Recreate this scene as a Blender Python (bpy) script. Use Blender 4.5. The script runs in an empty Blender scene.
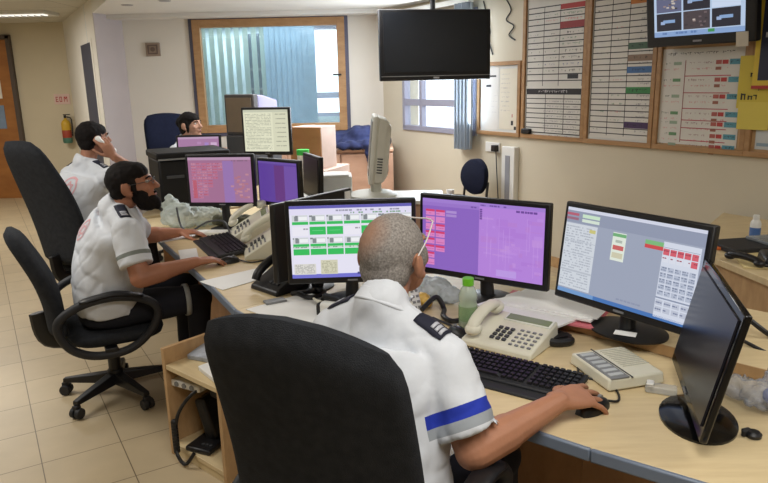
import bpy, bmesh, math, random
from mathutils import Vector, Matrix, noise
from mathutils.bvhtree import BVHTree

C = bpy.context.scene
COL = C.collection
random.seed(7)
rad = math.radians

# ------------------------------------------------------------------ camera, world, lights, exposure
CAM_H, PITCH, ROLL = 1.62, rad(13.5), -0.023
_fw = Vector((0, math.cos(PITCH), -math.sin(PITCH)))
_r0 = Vector((1, 0, 0)); _u0 = Vector((0, math.sin(PITCH), math.cos(PITCH)))
_rt = _r0 * math.cos(ROLL) + _u0 * math.sin(ROLL)
_up = -_r0 * math.sin(ROLL) + _u0 * math.cos(ROLL)
cd = bpy.data.cameras.new('camera'); cam = bpy.data.objects.new('camera', cd); COL.objects.link(cam)
cd.sensor_width = 36.0; cd.lens = 670 / 768 * 36.0; cd.clip_start = 0.05
cam.matrix_world = Matrix(((_rt.x, _up.x, -_fw.x, 0), (_rt.y, _up.y, -_fw.y, 0), (_rt.z, _up.z, -_fw.z, CAM_H), (0, 0, 0, 1)))
C.camera = cam
C.view_settings.view_transform = 'Standard'
C.view_settings.look = 'None'
C.view_settings.gamma = 1.0
C.view_settings.use_curve_mapping = False
C.view_settings.exposure = 0.0

w = bpy.data.worlds.new('daylight'); C.world = w; w.use_nodes = True
w.node_tree.nodes['Background'].inputs[0].default_value = (0.86, 0.93, 1.0, 1)
w.node_tree.nodes['Background'].inputs[1].default_value = 3.2

def area(name, loc, sx, sy, power, color=(1, 1, 1), rot=(0, 0, 0)):
    l = bpy.data.lights.new(name, 'AREA'); l.shape = 'RECTANGLE'; l.size = sx; l.size_y = sy
    l.energy = power; l.color = color
    o = bpy.data.objects.new(name, l); COL.objects.link(o); o.location = loc; o.rotation_euler = rot
    return o
WARM = (1.0, 0.975, 0.93)
area('ceiling_lamp_near', (0.3, 0.6, 2.50), 1.2, 1.2, 36, WARM)
area('ceiling_lamp_left', (-2.9, 3.0, 2.50), 1.4, 1.4, 52, WARM)
area('ceiling_lamp_mid', (-0.5, 6.0, 2.36), 1.4, 1.4, 58, (0.98, 0.98, 1.0))
area('ceiling_lamp_right', (2.3, 1.6, 2.50), 1.2, 1.2, 18, WARM)
area('ceiling_lamp_far', (-4.9, 7.4, 2.50), 1.2, 0.8, 52, WARM)
area('blind_front_fill', (-1.2, 8.28, 2.36), 2.0, 0.12, 9, (0.92, 0.98, 1.0))  # added fill that brightens the fronts of the blinds, no real fitting
area('back_room_fill', (-1.6, 9.1, 2.36), 1.6, 0.4, 40, (0.9, 0.98, 1.0))  # added fill that brightens the room behind the blinds, source made up
area('daylight_window', (0.66, 6.86, 1.70), 1.2, 1.0, 60, (0.82, 0.91, 1.0), (rad(90), 0, rad(-59 + 180)))

# ------------------------------------------------------------------ materials
def lin(c):
    return tuple((v / 12.92 if v <= 0.04045 else ((v + 0.055) / 1.055) ** 2.4) for v in c)
def rgb(r, g, b): return lin((r / 255, g / 255, b / 255))
_mc = {}
def nodes_of(name):
    m = bpy.data.materials.new(name); m.use_nodes = True
    nt = m.node_tree; b = nt.nodes['Principled BSDF']
    return m, nt, b
def mat(name, col, rough=0.5, metal=0.0, var=0.06, scale=8.0, bump=0.0, bscale=60.0, spec=0.5, stretch=None):
    """plain surface whose colour drifts a little with a noise, with an optional fine bump"""
    if name in _mc: return _mc[name]
    m, nt, b = nodes_of(name)
    c = rgb(*col)
    tc = nt.nodes.new('ShaderNodeTexCoord')
    src = tc.outputs['Object']
    if stretch:
        mp = nt.nodes.new('ShaderNodeMapping'); mp.inputs['Scale'].default_value = stretch
        nt.links.new(src, mp.inputs['Vector']); src = mp.outputs['Vector']
    n = nt.nodes.new('ShaderNodeTexNoise'); n.inputs['Scale'].default_value = scale; n.inputs['Detail'].default_value = 3
    nt.links.new(src, n.inputs['Vector'])
    r = nt.nodes.new('ShaderNodeValToRGB')
    r.color_ramp.elements[0].position = 0.3; r.color_ramp.elements[1].position = 0.7
    r.color_ramp.elements[0].color = (*[max(0, v * (1 - var)) for v in c], 1)
    r.color_ramp.elements[1].color = (*[min(1, v * (1 + var)) for v in c], 1)
    nt.links.new(n.outputs['Fac'], r.inputs['Fac']); nt.links.new(r.outputs['Color'], b.inputs['Base Color'])
    b.inputs['Roughness'].default_value = rough; b.inputs['Metallic'].default_value = metal
    b.inputs['Specular IOR Level'].default_value = spec
    if bump:
        n2 = nt.nodes.new('ShaderNodeTexNoise'); n2.inputs['Scale'].default_value = bscale; n2.inputs['Detail'].default_value = 2
        nt.links.new(src, n2.inputs['Vector'])
        bp = nt.nodes.new('ShaderNodeBump'); bp.inputs['Strength'].default_value = bump; bp.inputs['Distance'].default_value = 0.01
        nt.links.new(n2.outputs['Fac'], bp.inputs['Height']); nt.links.new(bp.outputs['Normal'], b.inputs['Normal'])
    _mc[name] = m
    return m
def wood(name, c1, c2, rot=0.0, rough=0.45, sc=3.0):
    if name in _mc: return _mc[name]
    m, nt, b = nodes_of(name)
    tc = nt.nodes.new('ShaderNodeTexCoord'); mp = nt.nodes.new('ShaderNodeMapping')
    mp.inputs['Rotation'].default_value = (0, 0, rot); mp.inputs['Scale'].default_value = (sc, sc * 9, sc * 3)
    nt.links.new(tc.outputs['Object'], mp.inputs['Vector'])
    n = nt.nodes.new('ShaderNodeTexNoise'); n.inputs['Scale'].default_value = 1.6; n.inputs['Detail'].default_value = 5; n.inputs['Roughness'].default_value = 0.62
    nt.links.new(mp.outputs['Vector'], n.inputs['Vector'])
    r = nt.nodes.new('ShaderNodeValToRGB'); r.color_ramp.elements[0].position = 0.32; r.color_ramp.elements[1].position = 0.68
    r.color_ramp.elements[0].color = (*rgb(*c2), 1); r.color_ramp.elements[1].color = (*rgb(*c1), 1)
    nt.links.new(n.outputs['Fac'], r.inputs['Fac']); nt.links.new(r.outputs['Color'], b.inputs['Base Color'])
    b.inputs['Roughness'].default_value = rough
    _mc[name] = m
    return m
def glow(col, s=1.0):
    """lit pixels of a screen"""
    k = 'screen_%02x%02x%02x_%d' % (*[int(v) for v in col], int(s * 100))
    if k in _mc: return _mc[k]
    m, nt, b = nodes_of(k)
    b.inputs['Base Color'].default_value = (0.01, 0.01, 0.012, 1); b.inputs['Roughness'].default_value = 0.4
    b.inputs['Emission Color'].default_value = (*rgb(*col), 1); b.inputs['Emission Strength'].default_value = s
    _mc[k] = m
    return m
def flat(col, rough=0.6):
    return mat('print_%02x%02x%02x_%d' % (*[int(v) for v in col], int(rough * 10)), col, rough, 0, 0.03)
def clear(name, tint, alpha, rough=0.08):
    """thin clear plastic or pane glass"""
    if name in _mc: return _mc[name]
    m, nt, b = nodes_of(name)
    t = nt.nodes.new('ShaderNodeBsdfTransparent'); t.inputs[0].default_value = (*[0.6 + 0.4 * v for v in rgb(*tint)], 1)
    mx = nt.nodes.new('ShaderNodeMixShader'); mx.inputs[0].default_value = alpha
    b.inputs['Base Color'].default_value = (*rgb(*tint), 1); b.inputs['Roughness'].default_value = rough
    nt.links.new(t.outputs[0], mx.inputs[1]); nt.links.new(b.outputs[0], mx.inputs[2])
    nt.links.new(mx.outputs[0], nt.nodes['Material Output'].inputs['Surface'])
    _mc[name] = m
    return m

# ------------------------------------------------------------------ mesh builder
def rotz(a): return Matrix.Rotation(a, 4, 'Z')
def frame(o, x, y, z):
    return Matrix(((x.x, y.x, z.x, o.x), (x.y, y.y, z.y, o.y), (x.z, y.z, z.z, o.z), (0, 0, 0, 1)))
class MB:
    def __init__(s): s.bm = bmesh.new(); s.M = Matrix.Identity(4); s.mi = 0
    def v(s, p): return s.bm.verts.new(s.M @ Vector(p))
    def f(s, vs, mi=None):
        try: f = s.bm.faces.new(vs)
        except ValueError: return
        f.material_index = s.mi if mi is None else mi
        return f
    def box(s, c, d, R=None, mi=None, taper=1.0):
        c = Vector(c); hx, hy, hz = d[0] / 2, d[1] / 2, d[2] / 2
        R = R or Matrix.Identity(4)
        q = []
        for z in (-1, 1):
            k = taper if z > 0 else 1.0
            for x, y in ((-1, -1), (1, -1), (1, 1), (-1, 1)):
                q.append(s.v(c + (R @ Vector((x * hx * k, y * hy * k, z * hz))).to_3d()))
        for a in ((3, 2, 1, 0), (4, 5, 6, 7), (0, 1, 5, 4), (1, 2, 6, 5), (2, 3, 7, 6), (3, 0, 4, 7)):
            s.f([q[i] for i in a], mi)
        return s
    def prism(s, poly, z0, z1, mi=None):
        a = [s.v((x, y, z0)) for x, y in poly]; b = [s.v((x, y, z1)) for x, y in poly]
        n = len(poly)
        s.f(a[::-1], mi); s.f(b, mi)
        for i in range(n): s.f([a[i], a[(i + 1) % n], b[(i + 1) % n], b[i]], mi)
        return s
    def rings(s, rs, mi=None, cap=True, closed=False):
        vs = [[s.v(p) for p in r] for r in rs]
        n = len(vs[0])
        rng = len(vs) if closed else len(vs) - 1
        for i in range(rng):
            A, B = vs[i], vs[(i + 1) % len(vs)]
            for j in range(n): s.f([A[j], A[(j + 1) % n], B[(j + 1) % n], B[j]], mi)
        if cap and not closed:
            s.f(vs[0][::-1], mi); s.f(vs[-1], mi)
        return s
    def cyl(s, p0, p1, r0, r1=None, n=16, mi=None):
        r1 = r0 if r1 is None else r1
        p0, p1 = Vector(p0), Vector(p1); t = (p1 - p0).normalized()
        x = t.orthogonal().normalized(); y = t.cross(x)
        rs = [[p + (x * math.cos(2 * math.pi * k / n) + y * math.sin(2 * math.pi * k / n)) * r for k in range(n)] for p, r in ((p0, r0), (p1, r1))]
        return s.rings(rs, mi)
    def tube(s, pts, r, n=8, mi=None, closed=False, flatz=1.0, smooth=True):
        P = [Vector(p) for p in pts]
        if smooth and len(P) > 2:
            Q = []; L = len(P)
            for i in range(L if closed else L - 1):
                a = P[(i - 1) % L] if closed or i > 0 else P[i]; b = P[i]; c = P[(i + 1) % L]
                d = P[(i + 2) % L] if closed or i + 2 < L else P[(i + 1) % L]
                for k in range(6):
                    t = k / 6
                    Q.append(0.5 * ((2 * b) + (c - a) * t + (2 * a - 5 * b + 4 * c - d) * t * t + (3 * b - a - 3 * c + d) * t ** 3))
            if not closed: Q.append(P[-1])
            P = Q
        rs = []; prev = None; L = len(P)
        for i in range(L):
            if closed: t = P[(i + 1) % L] - P[(i - 1) % L]
            else: t = P[min(i + 1, L - 1)] - P[max(i - 1, 0)]
            if t.length < 1e-7: t = Vector((0, 0, 1))
            t.normalize()
            if prev is None:
                x = t.cross(Vector((0, 0, 1)))
                if x.length < 0.1: x = t.orthogonal()
                x.normalize()
            else:
                x = prev - t * prev.dot(t); x.normalize()
            prev = x; y = t.cross(x)
            rr = r[min(i, len(r) - 1)] if isinstance(r, (list, tuple)) else r
            rs.append([P[i] + (x * math.cos(2 * math.pi * k / n) + y * flatz * math.sin(2 * math.pi * k / n)) * rr for k in range(n)])
        return s.rings(rs, mi, closed=closed)
    def lathe(s, prof, c=(0, 0, 0), n=24, mi=None, sx=1, sy=1):
        c = Vector(c)
        rs = [[c + Vector((max(r, 1e-4) * sx * math.cos(2 * math.pi * k / n), max(r, 1e-4) * sy * math.sin(2 * math.pi * k / n), z)) for k in range(n)] for r, z in prof]
        return s.rings(rs, mi)
    def ell(s, c, r, R=None, nu=16, nv=10, mi=None):
        c = Vector(c); R = R or Matrix.Identity(4)
        if isinstance(r, (int, float)): r = (r, r, r)
        rs = []
        for i in range(nv + 1):
            a = -math.pi / 2 + math.pi * (0.02 + 0.96 * i / nv)
            rs.append([c + (R @ Vector((r[0] * math.cos(a) * math.cos(2 * math.pi * k / nu), r[1] * math.cos(a) * math.sin(2 * math.pi * k / nu), r[2] * math.sin(a)))).to_3d() for k in range(nu)])
        return s.rings(rs, mi)
    def cap(s, a, b, ra, rb, n=14):
        """round-ended tapering limb"""
        a, b = Vector(a), Vector(b)
        t = b - a; L = t.length
        if L < 1e-6: return s.ell(a, max(ra, rb))
        t /= L; x = t.orthogonal().normalized(); y = t.cross(x)
        rs = []
        for i in range(6):
            q = -math.pi / 2 + (math.pi / 2) * (i + 0.15) / 5.15
            rs.append((a + t * ra * math.sin(q), ra * math.cos(q)))
        for i in range(6):
            q = (math.pi / 2) * i / 5.15
            rs.append((b + t * rb * math.sin(q), rb * math.cos(q)))
        return s.rings([[p + (x * math.cos(2 * math.pi * k / n) + y * math.sin(2 * math.pi * k / n)) * r for k in range(n)] for p, r in rs])
    def quad(s, a, b, c, d, mi=None):
        return s.f([s.v(a), s.v(b), s.v(c), s.v(d)], mi)
    def mesh(s, name):
        bmesh.ops.recalc_face_normals(s.bm, faces=s.bm.faces)
        me = bpy.data.meshes.new(name); s.bm.to_mesh(me); s.bm.free()
        return me
    def build(s, name, mats, parent=None, bevel=0.0, smooth=35, recalc=True, seg=2):
        if recalc: bmesh.ops.recalc_face_normals(s.bm, faces=s.bm.faces)
        me = bpy.data.meshes.new(name); s.bm.to_mesh(me); s.bm.free()
        return link(name, me, mats, parent, bevel, smooth, seg)
def link(name, me, mats, parent=None, bevel=0.0, smooth=35, seg=2):
    for m in (mats if isinstance(mats, (list, tuple)) else [mats]): me.materials.append(m)
    o = bpy.data.objects.new(name, me); COL.objects.link(o)
    if smooth:
        for p in me.polygons: p.use_smooth = True
        if smooth < 180: me.set_sharp_from_angle(angle=rad(smooth))
    if parent is not None: o.parent = parent
    if bevel:
        b = o.modifiers.new('bevel', 'BEVEL'); b.width = bevel; b.segments = seg; b.limit_method = 'ANGLE'; b.angle_limit = rad(40)
    return o
def thing(name, label, cat, loc=(0, 0, 0), rz=0.0, group=None):
    o = bpy.data.objects.new(name, None); COL.objects.link(o); o.empty_display_size = 0.1
    o.location = loc; o.rotation_euler = (0, 0, rz)
    return tag(o, label, cat, group)
def tag(o, label, cat, group=None):
    o['label'] = label; o['category'] = cat
    if group: o['group'] = group
    return o
def struct(o): o['kind'] = 'structure'; return o

# ------------------------------------------------------------------ the room
AZ = rad(-31)                                     # heading of the right wall and of the floor tiles
D = Vector((math.sin(AZ), math.cos(AZ), 0)); N = Vector((math.cos(AZ), -math.sin(AZ), 0))
WALL = 4.19                                       # distance of the right wall
def rw(u, z, off=0.0): return N * (WALL - off) + D * u + Vector((0, 0, z))
CEIL, LOW = 2.55, 2.40
YW, YF = 8.08, 10.2                               # window wall, far wall

def tile_mat():
    m, nt, b = nodes_of('floor_tiles')
    tc = nt.nodes.new('ShaderNodeTexCoord'); mp = nt.nodes.new('ShaderNodeMapping')
    mp.inputs['Rotation'].default_value = (0, 0, AZ); mp.inputs['Location'].default_value = (-0.055, -3.086 + 0.334 * 10, 0)
    nt.links.new(tc.outputs['Object'], mp.inputs['Vector'])
    br = nt.nodes.new('ShaderNodeTexBrick'); br.offset = 0.0; br.squash = 1.0
    br.inputs['Scale'].default_value = 1.0; br.inputs['Brick Width'].default_value = 0.334; br.inputs['Row Height'].default_value = 0.334
    br.inputs['Mortar Size'].default_value = 0.0026; br.inputs['Mortar Smooth'].default_value = 0.3; br.inputs['Bias'].default_value = 0
    br.inputs['Color1'].default_value = (*rgb(203, 184, 150), 1); br.inputs['Color2'].default_value = (*rgb(196, 177, 144), 1)
    br.inputs['Mortar'].default_value = (*rgb(120, 104, 82), 1)
    nt.links.new(mp.outputs['Vector'], br.inputs['Vector'])
    n = nt.nodes.new('ShaderNodeTexNoise'); n.inputs['Scale'].default_value = 5; n.inputs['Detail'].default_value = 6
    nt.links.new(mp.outputs['Vector'], n.inputs['Vector'])
    mx = nt.nodes.new('ShaderNodeMixRGB'); mx.blend_type = 'MULTIPLY'; mx.inputs[0].default_value = 0.25
    nt.links.new(br.outputs['Color'], mx.inputs[1]); nt.links.new(n.outputs['Fac'], mx.inputs[2])
    nt.links.new(mx.outputs[0], b.inputs['Base Color'])
    b.inputs['Roughness'].default_value = 0.38
    return m
def ceil_mat():
    m, nt, b = nodes_of('ceiling_tiles')
    tc = nt.nodes.new('ShaderNodeTexCoord')
    br = nt.nodes.new('ShaderNodeTexBrick'); br.offset = 0.0
    br.inputs['Scale'].default_value = 1.0; br.inputs['Brick Width'].default_value = 1.2; br.inputs['Row Height'].default_value = 0.6
    br.inputs['Mortar Size'].default_value = 0.008
    br.inputs['Color1'].default_value = (*rgb(205, 200, 186), 1); br.inputs['Color2'].default_value = (*rgb(200, 195, 182), 1)
    br.inputs['Mortar'].default_value = (*rgb(165, 160, 148), 1)
    nt.links.new(tc.outputs['Object'], br.inputs['Vector']); nt.links.new(br.outputs['Color'], b.inputs['Base Color'])
    b.inputs['Roughness'].default_value = 0.9
    return m
M_wall = mat('wall_paint', (206, 198, 178), 0.85, 0, 0.025, 2.0, 0.04, 120)
M_wall2 = mat('wall_paint_far', (204, 192, 166), 0.85, 0, 0.03, 2.0, 0.04, 120)
M_wallw = mat('wall_paint_white', (222, 217, 206), 0.8, 0, 0.02, 2.0)
M_ceil = mat('ceiling_paint', (222, 220, 214), 0.9, 0, 0.02, 3)
M_pillar_shade = mat('pillar_shade_grey', (178, 168, 166), 0.8, 0, 0.03, 3)
M_desk = wood('birch_laminate', (220, 200, 158), (208, 186, 144), rad(30))
M_brown = wood('brown_panel', (156, 116, 80), (138, 100, 66), rad(90), 0.5, 2.0)
M_tan = wood('tan_panel', (196, 160, 116), (178, 142, 100), rad(90), 0.5, 2.0)
M_pine = wood('pine_frame', (176, 138, 96), (156, 118, 78), 0, 0.5, 4)
M_pink = wood('pinkish_beech', (200, 162, 138), (184, 146, 122), rad(90), 0.5, 2.0)
M_doorw = wood('door_wood', (170, 112, 56), (146, 92, 44), rad(90), 0.45, 1.5)
M_edge = mat('grey_blue_edge', (112, 124, 142), 0.4, 0, 0.05)
M_black = mat('black_plastic', (22, 22, 25), 0.42, 0, 0.1, 20, 0.02, 300)
M_gloss = mat('glossy_black', (12, 12, 14), 0.12, 0, 0.1)
M_blackm = mat('matt_black_plastic', (34, 35, 39), 0.6, 0, 0.1, 20, 0.05, 300)
M_fabric = mat('black_fabric', (46, 48, 52), 0.95, 0, 0.16, 40, 0.35, 420, spec=0.15)
M_navyf = mat('navy_fabric', (22, 26, 44), 0.95, 0, 0.15, 40, 0.3, 400, spec=0.15)
M_cream = mat('cream_plastic', (222, 219, 200), 0.45, 0, 0.03, 10)
M_beige = mat('aged_beige_plastic', (226, 227, 218), 0.5, 0, 0.03, 10)
M_white = mat('white_plastic', (228, 228, 224), 0.4, 0, 0.02)
M_grey = mat('grey_plastic', (128, 130, 132), 0.5, 0, 0.05)
M_dgrey = mat('dark_grey_plastic', (64, 66, 70), 0.5, 0, 0.05)
M_chrome = mat('brushed_metal', (170, 172, 175), 0.3, 0.9, 0.05, 20)
M_paper = mat('white_paper', (240, 240, 238), 0.9, 0, 0.02, 6)
M_lcd = mat('lcd_green', (128, 142, 104), 0.25, 0, 0.04)
M_alu = mat('lilac_aluminium', (164, 164, 182), 0.45, 0.3, 0.04)

b = MB(); b.prism([(-7, -2.2), (5.6, -2.2), (5.6, 10.9), (-7, 10.9)], -0.08, 0.0)
struct(b.build('floor', tile_mat(), smooth=0))
PA = Vector((-3.09, 7.62, 0)); PD = PA + D * ((YF - PA.y) / D.y)      # partition wall that ends in the pillar
b = MB(); b.prism([(-7.1, -2.3), (5.7, -2.3), (5.7, 3.2), (-0.7, 3.2), (PA.x, PA.y), (PD.x, YF + .1), (-7.1, YF + .1)], CEIL, CEIL + 0.08)
struct(b.build('ceiling', ceil_mat(), smooth=0))
q = Vector((-0.7, 3.2, 0))
b = MB(); b.prism([(-0.7, 3.2), (4.2, 3.2), (0.02, 10.9), (PD.x, 10.9), (PA.x, PA.y)], LOW, CEIL + 0.09)
struct(b.build('ceiling_lowered', M_ceil, smooth=0))
b = MB(); b.box((-1.5, YW - 0.13, LOW - 0.02), (3.1, 0.26, 0.05))
struct(b.build('trim_1', M_ceil, bevel=0.01))

def wall_strip(b, p, q_, z0, z1, th, side=1):
    """upright slab from p to q_, thickened away from the room"""
    p, q_ = Vector(p).to_3d(), Vector(q_).to_3d(); t = (q_ - p).normalized(); n = Vector((t.y, -t.x, 0)) * side * th
    b.prism([(p.x, p.y), (q_.x, q_.y), (q_.x + n.x, q_.y + n.y), (p.x + n.x, p.y + n.y)], z0, z1)
# right wall with the window hole  u 5.16..6.47, z 1.10..2.28
WU0, WU1, WZ0, WZ1 = 5.17, 6.47, 1.095, 2.27
b = MB()
for u0, u1, z0, z1 in ((-3.2, WU0, 0, CEIL), (WU1, 7.3, 0, CEIL), (WU0, WU1, 0, WZ0), (WU0, WU1, WZ1, CEIL)):
    wall_strip(b, rw(u0, 0), rw(u1, 0), z0, z1, 0.2)
struct(b.build('wall_right', M_wall, smooth=0))
# window wall with its hole x -2.17..-0.40, z 1.07..2.31
b = MB(); WX0, WX1, VZ0, VZ1 = -2.15, -0.40, 1.06, 2.365
PB = Vector((-2.955, YW, 0))
for x0, x1, z0, z1 in ((PB.x, WX0, 0, CEIL), (WX1, 0.12, 0, CEIL), (WX0, WX1, 0, VZ0), (WX0, WX1, VZ1, CEIL)):
    b.prism([(x0, YW), (x1, YW), (x1, YW + 0.12), (x0, YW + 0.12)], z0, z1)
struct(b.build('wall_window_side', M_wallw, smooth=0))
b = MB(); b.prism([(-7.1, YF), (PD.x + .3, YF), (PD.x + .3, YF + .15), (-7.1, YF + .15)], 0, CEIL)
struct(b.build('wall_far', M_wall2, smooth=0))
b = MB(); b.prism([(PA.x, PA.y), (PB.x, YW), (PB.x, YW + .12), (PA.x + .1, YW + .12), (PD.x + .1, YF + .15), (PD.x, YF + .1)], 0, CEIL)
struct(b.build('wall_pillar', M_wallw, smooth=0))
b = MB(); b.prism([(-7.1, -2.2), (-7.0, -2.2), (-7.0, 10.3), (-7.1, 10.3)], 0, CEIL)
b.prism([(-7.1, -2.3), (5.7, -2.3), (5.7, -2.2), (-7.1, -2.2)], 0, CEIL)
b.prism([(5.2, -2.3), (5.3, -2.3), (5.3, -0.5), (5.2, -0.5)], 0, CEIL)
struct(b.build('wall_behind', M_wall, smooth=0))
# thin skin on the pillar's end face, its shade painted in as grey
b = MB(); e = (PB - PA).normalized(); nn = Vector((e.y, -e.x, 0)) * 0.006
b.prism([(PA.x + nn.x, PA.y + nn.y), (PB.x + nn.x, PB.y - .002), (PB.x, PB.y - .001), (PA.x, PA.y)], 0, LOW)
struct(b.build('pillar_shade_skin', M_pillar_shade, smooth=0))
# baseboard on the right wall
b = MB(); wall_strip(b, rw(-2.5, 0, 0.0), rw(7.0, 0, 0.0), 0, 0.09, 0.015, -1)
struct(b.build('baseboard_right', M_tan, smooth=0))
b = MB(); b.box((-5.85, YF - .008, .05), (2.4, .016, .10))
struct(b.build('baseboard_far', M_tan, smooth=0))

# far left wooden door with three panes
b = MB(); dx0, dx1 = -6.3, -5.42
b.box(((dx0 + dx1) / 2, YF - 0.03, 1.16), (dx1 - dx0, 0.05, 2.32))
d1 = struct(b.build('door_1', M_doorw, bevel=0.004))
b = MB()
for x in (dx0 - .03, dx1 + .03): b.box((x, YF - .035, 1.19), (.06, .07, 2.38))
b.box(((dx0 + dx1) / 2, YF - .035, 2.36), (dx1 - dx0 + .12, .07, .06)); b.build('door_frame', mat('dark_frame', (84, 72, 64), .5), d1, .004)
for z, h, c in ((2.02, .2, (226, 224, 214)), (1.62, .26, (230, 228, 220)), (1.22, .34, (120, 140, 165))):
    b = MB(); b.box((-5.86, YF - .058, z), (.56, .012, h)); b.build('pane', mat('pane_%d' % int(z * 100), c, .15), d1)
# dark doorway leaf in the partition wall
pn = Vector((N.x, N.y, 0))
b = MB(); p0 = PA + D * 0.40; p1 = PA + D * 1.15
wall_strip(b, p0, p1, 0, 2.12, 0.02, 1)
d2 = struct(b.build('door_2', mat('slate_door', (58, 62, 76), .5), smooth=0))
b = MB()
wall_strip(b, PA + D * .30, PA + D * .40, 0, 2.16, .03, 1)
b.build('door_frame', M_wallw, d2)
b = MB(); c = PA + D * .21 - D.cross(Vector((0, 0, 1))) * -.0
b.box(PA + D * .2 + Vector((D.y, -D.x, 0)) * .035 + Vector((0, 0, 1.25)), (.03, .06, .16)); b.build('latch', M_chrome, d2, .004)

# right wall window: frame, mullions, panes
wn = thing('window_1', 'overexposed window', 'window', rw(WU0, WZ0)); del wn['label'], wn['category']; struct(wn); wn.location = (0, 0, 0)
def wbar(b, u0, u1, z0, z1, off0=-0.06, off1=0.02):
    p0, p1 = rw(u0, 0, off1), rw(u1, 0, off1); q1, q0 = rw(u1, 0, off0), rw(u0, 0, off0)
    b.prism([(p0.x, p0.y), (p1.x, p1.y), (q1.x, q1.y), (q0.x, q0.y)], z0, z1)
b = MB()
wbar(b, WU0, WU1, WZ0 - .02, WZ0 + .035); wbar(b, WU0, WU1, WZ1 - .04, WZ1)
wbar(b, WU0, WU0 + .045, WZ0, WZ1); wbar(b, WU1 - .045, WU1, WZ0, WZ1)
b.build('window_frame', M_alu, wn, .003)
b = MB(); wbar(b, WU0, WU1, 1.345, 1.415, -.05, .012); wbar(b, 6.10, 6.15, WZ0, WZ1, -.05, .012); wbar(b, 5.30, 5.34, WZ0, WZ1, -.05, .012)
b.build('mullion', M_alu, wn, .003)
b = MB(); wbar(b, WU0 + .04, WU1 - .04, WZ0 + .03, WZ1 - .03, -.03, -.026); b.build('pane', clear('window_glass', (235, 243, 250), .06), wn)
# gathered vertical blind beside the window
b = MB()
for k in range(9):
    u = 5.15 + k * .027
    p = rw(u, 0, .10); R = rotz(-AZ * -1 + rad(70 if k % 2 else 110))
    b.box((p.x, p.y, 1.63), (.11, .004, 1.36), R)
bl = thing('vertical_blind', 'gathered pale blue vertical blind hanging at the right of the window', 'blind')
b.build('slats', mat('blue_blind', (176, 186, 196), .7, 0, .05), bl)
b = MB(); wbar(b, 5.15, 6.5, 2.31, 2.35, .07, .13); b.build('rail', M_white, bl)

# internal window: pine frame inside a dark edge, glass, the room behind
w2 = bpy.data.objects.new('window_2', None); COL.objects.link(w2); struct(w2)
def pframe(b, x0, x1, z0, z1, wd, y0, y1):
    for a in ((x0, x0 + wd, z0, z1), (x1 - wd, x1, z0, z1), (x0 + wd, x1 - wd, z0, z0 + wd), (x0 + wd, x1 - wd, z1 - wd, z1)):
        b.box(((a[0] + a[1]) / 2, (y0 + y1) / 2, (a[2] + a[3]) / 2), (a[1] - a[0], y1 - y0, a[3] - a[2]))
b = MB(); pframe(b, WX0 - .04, WX1 + .04, VZ0 - .04, VZ1 + .02, .05, YW - .02, YW + .02); b.build('frame_edge', mat('slate_edge', (84, 84, 104), .5), w2, .003)
b = MB(); pframe(b, WX0, WX1, VZ0, VZ1 - .02, .09, YW - .035, YW + .06); b.build('window_frame', M_pine, w2, .004)
b = MB(); b.box((-1.29, YW + .02, 1.70), (1.66, .006, 1.12)); b.build('pane', clear('partition_glass', (205, 226, 236), .10, .03), w2)
# back room shell
b = MB()
b.prism([(-3.3, 9.55), (-1.0, 9.55), (-1.0, 9.65), (-3.3, 9.65)], 0, CEIL)
b.prism([(-3.4, 8.15), (-3.3, 8.15), (-3.3, 9.65), (-3.4, 9.65)], 0, CEIL)
b.prism([(-1.0, 9.55), (.5, 9.55), (.5, 9.65), (-1.0, 9.65)], 0, 1.15)
struct(b.build('wall_back_room', mat('back_room_wall', (186, 200, 206), .8), smooth=0))
b = MB()
for z0, z1 in ((1.15, 1.20), (1.40, 1.48), (2.32, CEIL)): b.box((-.27, 9.6, (z0 + z1) / 2), (1.46, .05, z1 - z0))
for x in (-.95, .42): b.box((x, 9.6, 1.8), (.12, .06, 1.4))
struct(b.build('window_3', M_alu, smooth=0))
vb = thing('vertical_blind', 'pale teal vertical blind with spaced slats in the left half of the internal window', 'blind')
b = MB()
for k in range(12):
    x = -2.36 + k * .103
    b.box((x, 8.55, 1.62), (.075, .004, 1.45), rotz(rad(-24)))
b.build('slats', mat('teal_blind', (186, 206, 200), .7, 0, .05), vb)
vb = thing('vertical_blind', 'closed light blue vertical blind in the right half of the internal window', 'blind')
b = MB()
for k in range(9):
    x = -1.36 + k * .066
    b.box((x, 8.50, 1.62), (.086, .004, 1.45), rotz(rad(10)))
b.build('slats', mat('sky_blind', (160, 190, 212), .7, 0, .06), vb)
bc = thing('wall_cabinet', 'dark shelf unit seen between the blinds of the internal window', 'cabinet', (-1.62, 9.2, 0))
b = MB(); b.box((0, 0, 1.5), (.3, .3, 1.5)); b.build('carcass', mat('dim_blue', (72, 84, 96), .6), bc, .004)
for z in (1.3, 1.55, 1.8): 
    b = MB(); b.box((0, -.16, z), (.28, .02, .03)); b.build('shelf_edge', M_grey, bc)
# handle on the internal window's right stile
b = MB(); b.box((-.50, YW - .06, 1.70), (.1, .02, .02)); b.build('window_handle', M_black, w2, .004)

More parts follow.
